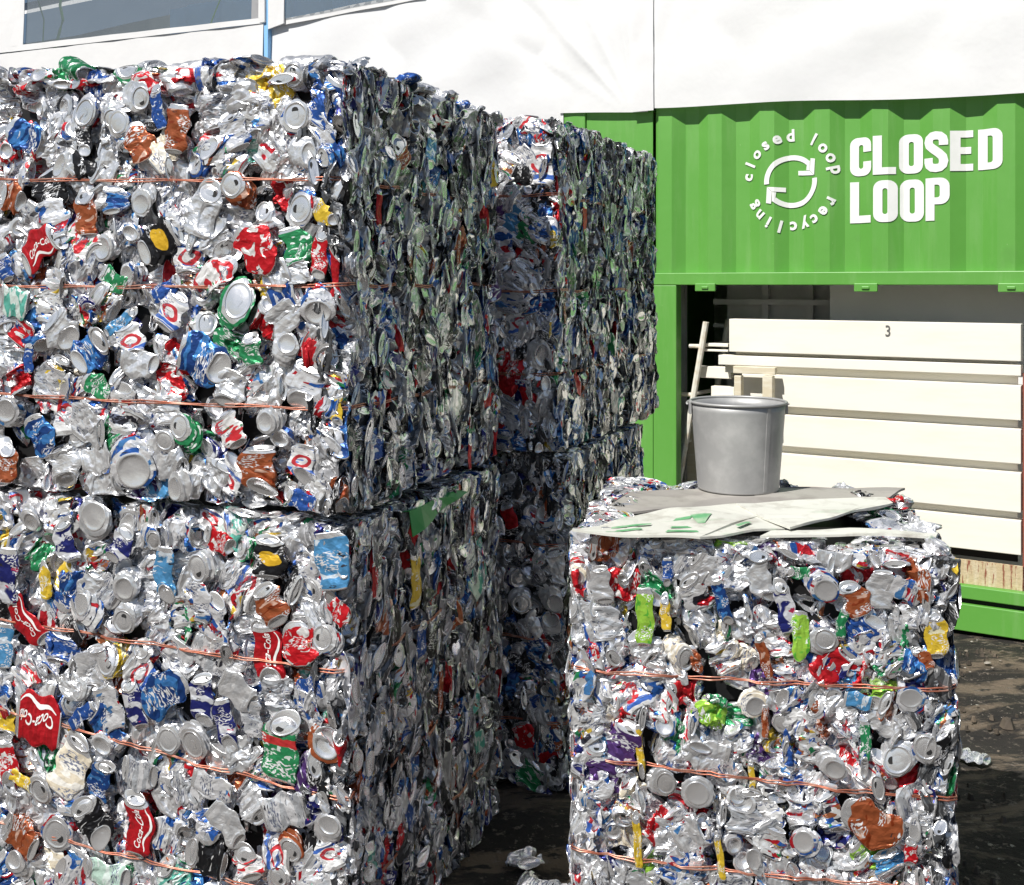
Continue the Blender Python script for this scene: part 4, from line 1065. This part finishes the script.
# ---- single low bale at the right
E = Bale((.914, 2.25), 11.5, .80, .78, 0, 1.035, 1.055, 1.02, label='low single can bale at the right, carrying flat boards and a zinc bucket', labw=LABE, mix=dict(end=19, side=36, crumple=21, sliver=24))
E.straps = [(loc_z(E, 590, 671), loc_z(E, 945, 689)), (loc_z(E, 590, 757), loc_z(E, 945, 800)), (loc_z(E, 590, 853), loc_z(E, 945, 892)), (.12, .1)]
for f in [
    (645, 617, 'side', 'lime', 0, 20, 60), (665, 612, 'side', 'yellow', 5, 12, 40), (677, 654, 'end', 'beige', 0, 34), (800, 636, 'crumple', 'lime', 0, 20, 52), (798, 572, 'side', 'green', 85, 14, 34), (856, 597, 'side', 'orange', 20, 30, 38), (936, 634, 'side', 'yellow', 5, 24, 52), (842, 620, 'side', 'green', -10, 12, 40),
    (764, 655, 'side', 'orange', 15, 12, 46), (722, 600, 'side', 'darkblue', 15, 14, 50), (785, 605, 'side', 'navy', 10, 20, 56), (640, 752, 'sliver', 'yellow', 4, 9, 58), (638, 838, 'sliver', 'yellow', 3, 9, 60), (720, 855, 'sliver', 'yellow', 8, 8, 50), (752, 778, 'sliver', 'yellow', 4, 7, 34),
    (900, 757, 'end', 'bare', 0, 38), (929, 748, 'end', 'silver', 0, 34), (830, 762, 'end', 'bare', 0, 32), (698, 792, 'end', 'bare', 0, 34), (661, 782, 'end', 'bare', 0, 32), (870, 822, 'crumple', 'orange', 70, 50, 62), (806, 842, 'end', 'silver', 0, 32), (668, 572, 'side', 'blue', 0, 12, 30), (820, 583, 'end', 'silver', 0, 36), (822, 642, 'end', 'bare', 0, 32), (762, 583, 'side', 'bare', 20, 28, 44),
    (880, 590, 'side', 'bare', 0, 28, 40), (905, 590, 'side', 'silver', 70, 26, 34), (752, 703, 'end', 'beige', 0, 30), (765, 722, 'side', 'orange', 0, 8, 34), (858, 700, 'side', 'lightblue', 80, 18, 28), (575, 575, 'end', 'beige', 0, 24), (695, 660, 'crumple', 'orange', 20, 14, 30), (912, 700, 'end', 'silver', 0, 32), (865, 740, 'side', 'green', 0, 12, 44), (835, 545 + 15, 'side', 'bare', 85, 26, 36), (600, 585, 'side', 'bare', 10, 26, 40), (925, 660, 'side', 'orange', 30, 16, 30), (715, 700, 'side', 'green', 80, 12, 26), (910, 850, 'side', 'redwhite', 0, 14, 30)]:
    E.feature('front', *f[:5], f[5], f[6] if len(f) > 6 else None)
for a, b, lb, st, dp in ((-.03, .06, 'bare', 'end', -.022), (-.05, .16, 'bare', 'side', -.025), (-.03, .28, 'silvermix', 'crumple', -.02), (-.09, .40, 'green', 'crumple', -.018), (-.06, .52, 'redwhite', 'side', -.03), (-.12, .60, 'black', 'crumple', -.02), (-.10, .22, 'silver', 'side', -.01), (-.16, .70, 'bare', 'crumple', -.02), (-.3, .73, 'silvermix', 'crumple', -.012), (-.45, .74, 'silver', 'side', -.01), (-.02, .66, 'bare', 'end', -.01)):
    it = E.put('top', a, b, dp, st, lb, random.uniform(0, 6), .85, 1., True); E.items.append(['top', 0, it, 500, None])
E.fill('front', (.035, .037), hi=True, layers=2, scale=.78, jag=.01)
E.fill('right', labw=LABR, pitch=(.029, .046), layers=2, jag=.018, mix=EDGE, scale=.9); E.fill('left', (.035, .062), layers=2, mix=EDGE, scale=.9)
E.fill('top', (.05, .05), layers=1, scale=.72, jag=.006, skip=lambda a, b: .07 < b < .70 and -.74 < a < -.16)
E.fill('back', (.08, .08), layers=1)
E.finish()

# ------------------------------------------------------------------ boards and bucket on the low bale
def top_pt(px, py, z):
    d = ray(px, py); k = (z - EYE) / d.z; return Vector((d.x * k, d.y * k, z))
def sheet_on(name, label, cat, pts, z, m, th=.004, wav=.004, group=None):
    P = [top_pt(px, py, z) for px, py in pts]; c = sum(P, Vector()) / len(P); bm = bmesh.new()
    f = bm.faces.new([bm.verts.new((p.x - c.x, p.y - c.y, 0)) for p in P])
    bmesh.ops.triangulate(bm, faces=bm.faces[:]); 
    for _ in range(3): bmesh.ops.subdivide_edges(bm, edges=bm.edges[:], cuts=1)
    for v in bm.verts: v.co.z = wav * math.sin(v.co.x * 14 + 1) * math.cos(v.co.y * 11) + wav * .6 * math.sin(v.co.x * 31 + v.co.y * 20)
    o = obj(name, bm, m, None, (c.x, c.y, z), smooth=False)
    s = o.modifiers.new('s', 'SOLIDIFY'); s.thickness = th; s.offset = 0
    tag(o, label, cat, group); return o
sheet_on('flat_board', 'dusty grey brown board lying under the zinc bucket', 'board', [(596, 514), (632, 492), (760, 488), (905, 489), (880, 502), (750, 506)], 1.052, M['dustboard'], .006, .003)
SB = sheet_on('sign_board', 'pale board with faded green printed stripes on the front edge of the low bale', 'board', [(572, 531), (640, 514), (700, 506), (742, 505), (760, 516), (785, 528), (700, 538), (620, 535)], 1.064, M['signboard'], .005, .004)
bars = bmesh.new()
for pts in (((604, 526), (640, 524.5), (643, 526), (606, 527.6)), ((612, 522), (652, 520.5), (650, 522), (611, 523.6)), ((668, 528), (702, 527), (699, 529), (665, 530)), ((672, 523.5), (706, 522.5), (704, 524.5), (670, 525.5)), ((690, 514), (712, 512.5), (705, 521), (698, 521)), ((676, 515.5), (692, 514.8), (690, 517), (673, 517.6)), ((735, 524), (748, 519), (752, 520), (739, 525))):
    f = bars.faces.new([bars.verts.new(top_pt(*p, 1.0745) - Vector((SB.location.x, SB.location.y, 1.064))) for p in pts])
bmesh.ops.subdivide_edges(bars, edges=bars.edges[:], cuts=3, use_grid_fill=True)
for v in bars.verts: v.co.z = .0042 + .004 * math.sin(v.co.x * 14 + 1) * math.cos(v.co.y * 11) + .0024 * math.sin(v.co.x * 31 + v.co.y * 20)
obj('printed_bars', bars, dirty('faded_green_ink', (.12, .36, .16), (.4, .5, .36), 20, .6), SB)
sheet_on('sign_board', 'plainer pale board reaching back to the right beside the striped one', 'board', [(736, 504), (885, 498), (893, 504), (850, 514), (790, 528), (762, 517)], 1.070, M['signboard2'], .005, .003)
sheet_on('sign_board', 'thin white strip of board along the front top edge of the low bale', 'board', [(772, 531), (850, 530), (938, 533), (936, 537), (850, 535.5), (760, 536)], 1.060, M['signboard2'], .005, .002)

def bucket():
    z = 1.058; p = top_pt(738, 495, z); d = p.y; p.y += .1; 
    p.x = (738 - 512) / FPX * p.y
    m_ = p.y / FPX; rb, rt = 40 * m_, 46.5 * m_; h = .236
    t = empty('zinc_bucket', (p.x, p.y, z)); tag(t, 'tapered grey zinc bucket standing on the boards of the low bale', 'bucket')
    bm = bmesh.new(); n = 64
    prof = [(0, .01), (rb - .004, .01), (rb - .003, 0), (rb, .0), (rb, .004)]
    for i in range(1, 13): q = i / 12; prof.append((rb + (rt - rb) * q, .004 + (h - .012) * q))
    prof += [(rt - .0025, h - .008)]
    for i in range(11, -1, -1): q = i / 12; prof.append((rb + (rt - rb) * q - .0025, .014 + (h - .022) * q))
    prof += [(0, .013)]
    lathe(bm, prof, n); obj('body', bm, M['zinc'], t, smooth=True)
    bm = bmesh.new(); a = math.radians(-62); ca, sa = math.cos(a), math.sin(a); q_ = []
    for rr_, z_ in ((rb + .0012, .006), (rt + .0008, h - .012)): q_.append([bm.verts.new((rr_ * math.cos(a + d_), rr_ * math.sin(a + d_), z_)) for d_ in (-.05, 0, .05)])
    for k in range(2): bm.faces.new((q_[0][k], q_[0][k + 1], q_[1][k + 1], q_[1][k]))
    o = obj('seam', bm, M['zinc'], t); o.modifiers.new('s', 'SOLIDIFY').thickness = .0015
    bm = bmesh.new(); tube(bm, [((rt + .002) * math.cos(a), (rt + .002) * math.sin(a), h - .005) for a in np.arange(n) * 2 * math.pi / n], .0036, 8, closed=True)
    obj('rim', bm, M['zinc'], t, smooth=True)
    for sgn in (1, -1):
        bm = box(-.012, .012, -.003, .003, 0, .034); o = obj('handle_lug', bm, M['zinc'], t, (sgn * (rt + .004), 0, h - .038), bevel=.002); o.rotation_euler = (0, 0, math.pi / 2)
    bm = bmesh.new(); pts = []
    for i in range(25):   # bail handle fallen back onto the rim
        a = math.pi * i / 24; pts.append(((rt + .011) * math.cos(a), (rt + .014) * math.sin(a), h - .012 + .004 * math.sin(a)))
    tube(bm, pts, .003, 6); obj('handle', bm, M['zinc'], t, smooth=True)
bucket()

# ------------------------------------------------------------------ loose cans on the ground
def loose(px, py, style, lab, rot, s, label):
    k = EYE / ((py - HORIZ) / FPX); x, y = (px - 512) / FPX * k, k
    can = make_can(random.randrange(10 ** 6), style, True); c, q = math.cos(rot), math.sin(rot)
    zmin = (can.v[:, 2] * s).min()
    Mx = np.array([[c * s, -q * s, 0, 0], [q * s, c * s, 0, 0], [0, 0, s, -zmin - .006]])
    o = link('crushed_can', mesh_from([(can, Mx, MI[lab], 3.)], 'crushed_can'), None, (x, y, 0)); tag(o, label, 'can', 'loose cans on the ground')
loose(524, 862, 'crumple', 'bare', .4, 1.1, 'crumpled bare silver can on the dark ground between the bales')
loose(545, 905, 'side', 'silvergrey', 1.2, 1.6, 'grey flattened can at the bottom of the dark gap between the bales')
loose(972, 760, 'side', 'silvergrey', .8, 1., 'flattened silver can on the ground beside the low bale')
# crumbs of scrap metal trodden into the ground
bm = bmesh.new()
for _ in range(1800):
    x, y = random.uniform(.95, 3.2), random.uniform(2.4, 4.95)
    if math.sin(x * 5 + y * 3) * math.sin(y * 7 - x * 2) + random.uniform(-.6, .6) < 0: continue
    s = random.uniform(.002, .009) * (2 if random.random() < .06 else 1); a = random.random() * 6.28; n = random.choice((4, 5, 6))
    vs = [bm.verts.new((x + s * random.uniform(.5, 1.3) * math.cos(a + k * 6.28 / n), y + s * random.uniform(.5, 1.3) * math.sin(a + k * 6.28 / n), .001 + random.uniform(0, s * .5))) for k in range(n)]
    c = bm.verts.new((x, y, s * random.uniform(.4, 1)))
    for k in range(n): bm.faces.new((vs[k], vs[(k + 1) % n], c))
o = obj('litter', bm, dirty('trodden_scrap', (.16, .13, .1), (.42, .4, .36), 3, .6, .1)); tag(o, 'small pale scraps trodden into the dark ground', 'litter', kind='stuff')

# broken dirt and stones
bm = bmesh.new()
for _ in range(2600):
    x, y = random.uniform(.95, 3.4), random.uniform(2.3, 4.95)
    if math.sin(x * 3.1 + y * 4) * math.sin(y * 6 - x * 3) + random.uniform(-.7, .7) < .1: continue
    if (x - 2.18) * CF.d.x + (y - 5.0) * CF.d.y > -.03: continue
    s = random.uniform(.003, .012) * (2.4 if random.random() < .05 else 1); n = 5; a = random.random() * 6.28
    lo_ = [bm.verts.new((x + s * random.uniform(.7, 1.3) * math.cos(a + k * 6.28 / n), y + s * random.uniform(.7, 1.3) * math.sin(a + k * 6.28 / n), -.01)) for k in range(n)]
    up = [bm.verts.new((x + s * random.uniform(.4, .8) * math.cos(a + k * 6.28 / n), y + s * random.uniform(.4, .8) * math.sin(a + k * 6.28 / n), s * random.uniform(.4, 1))) for k in range(n)]
    for k in range(n): bm.faces.new((lo_[k], lo_[(k + 1) % n], up[(k + 1) % n], up[k]))
    bm.faces.new(up)
tag(obj('rubble', bm, dirty('brown_clods', (.05, .04, .03), (.2, .155, .11), 2.5, .85)), 'brown clods and small stones scattered over the dirty ground', 'rubble', kind='stuff')
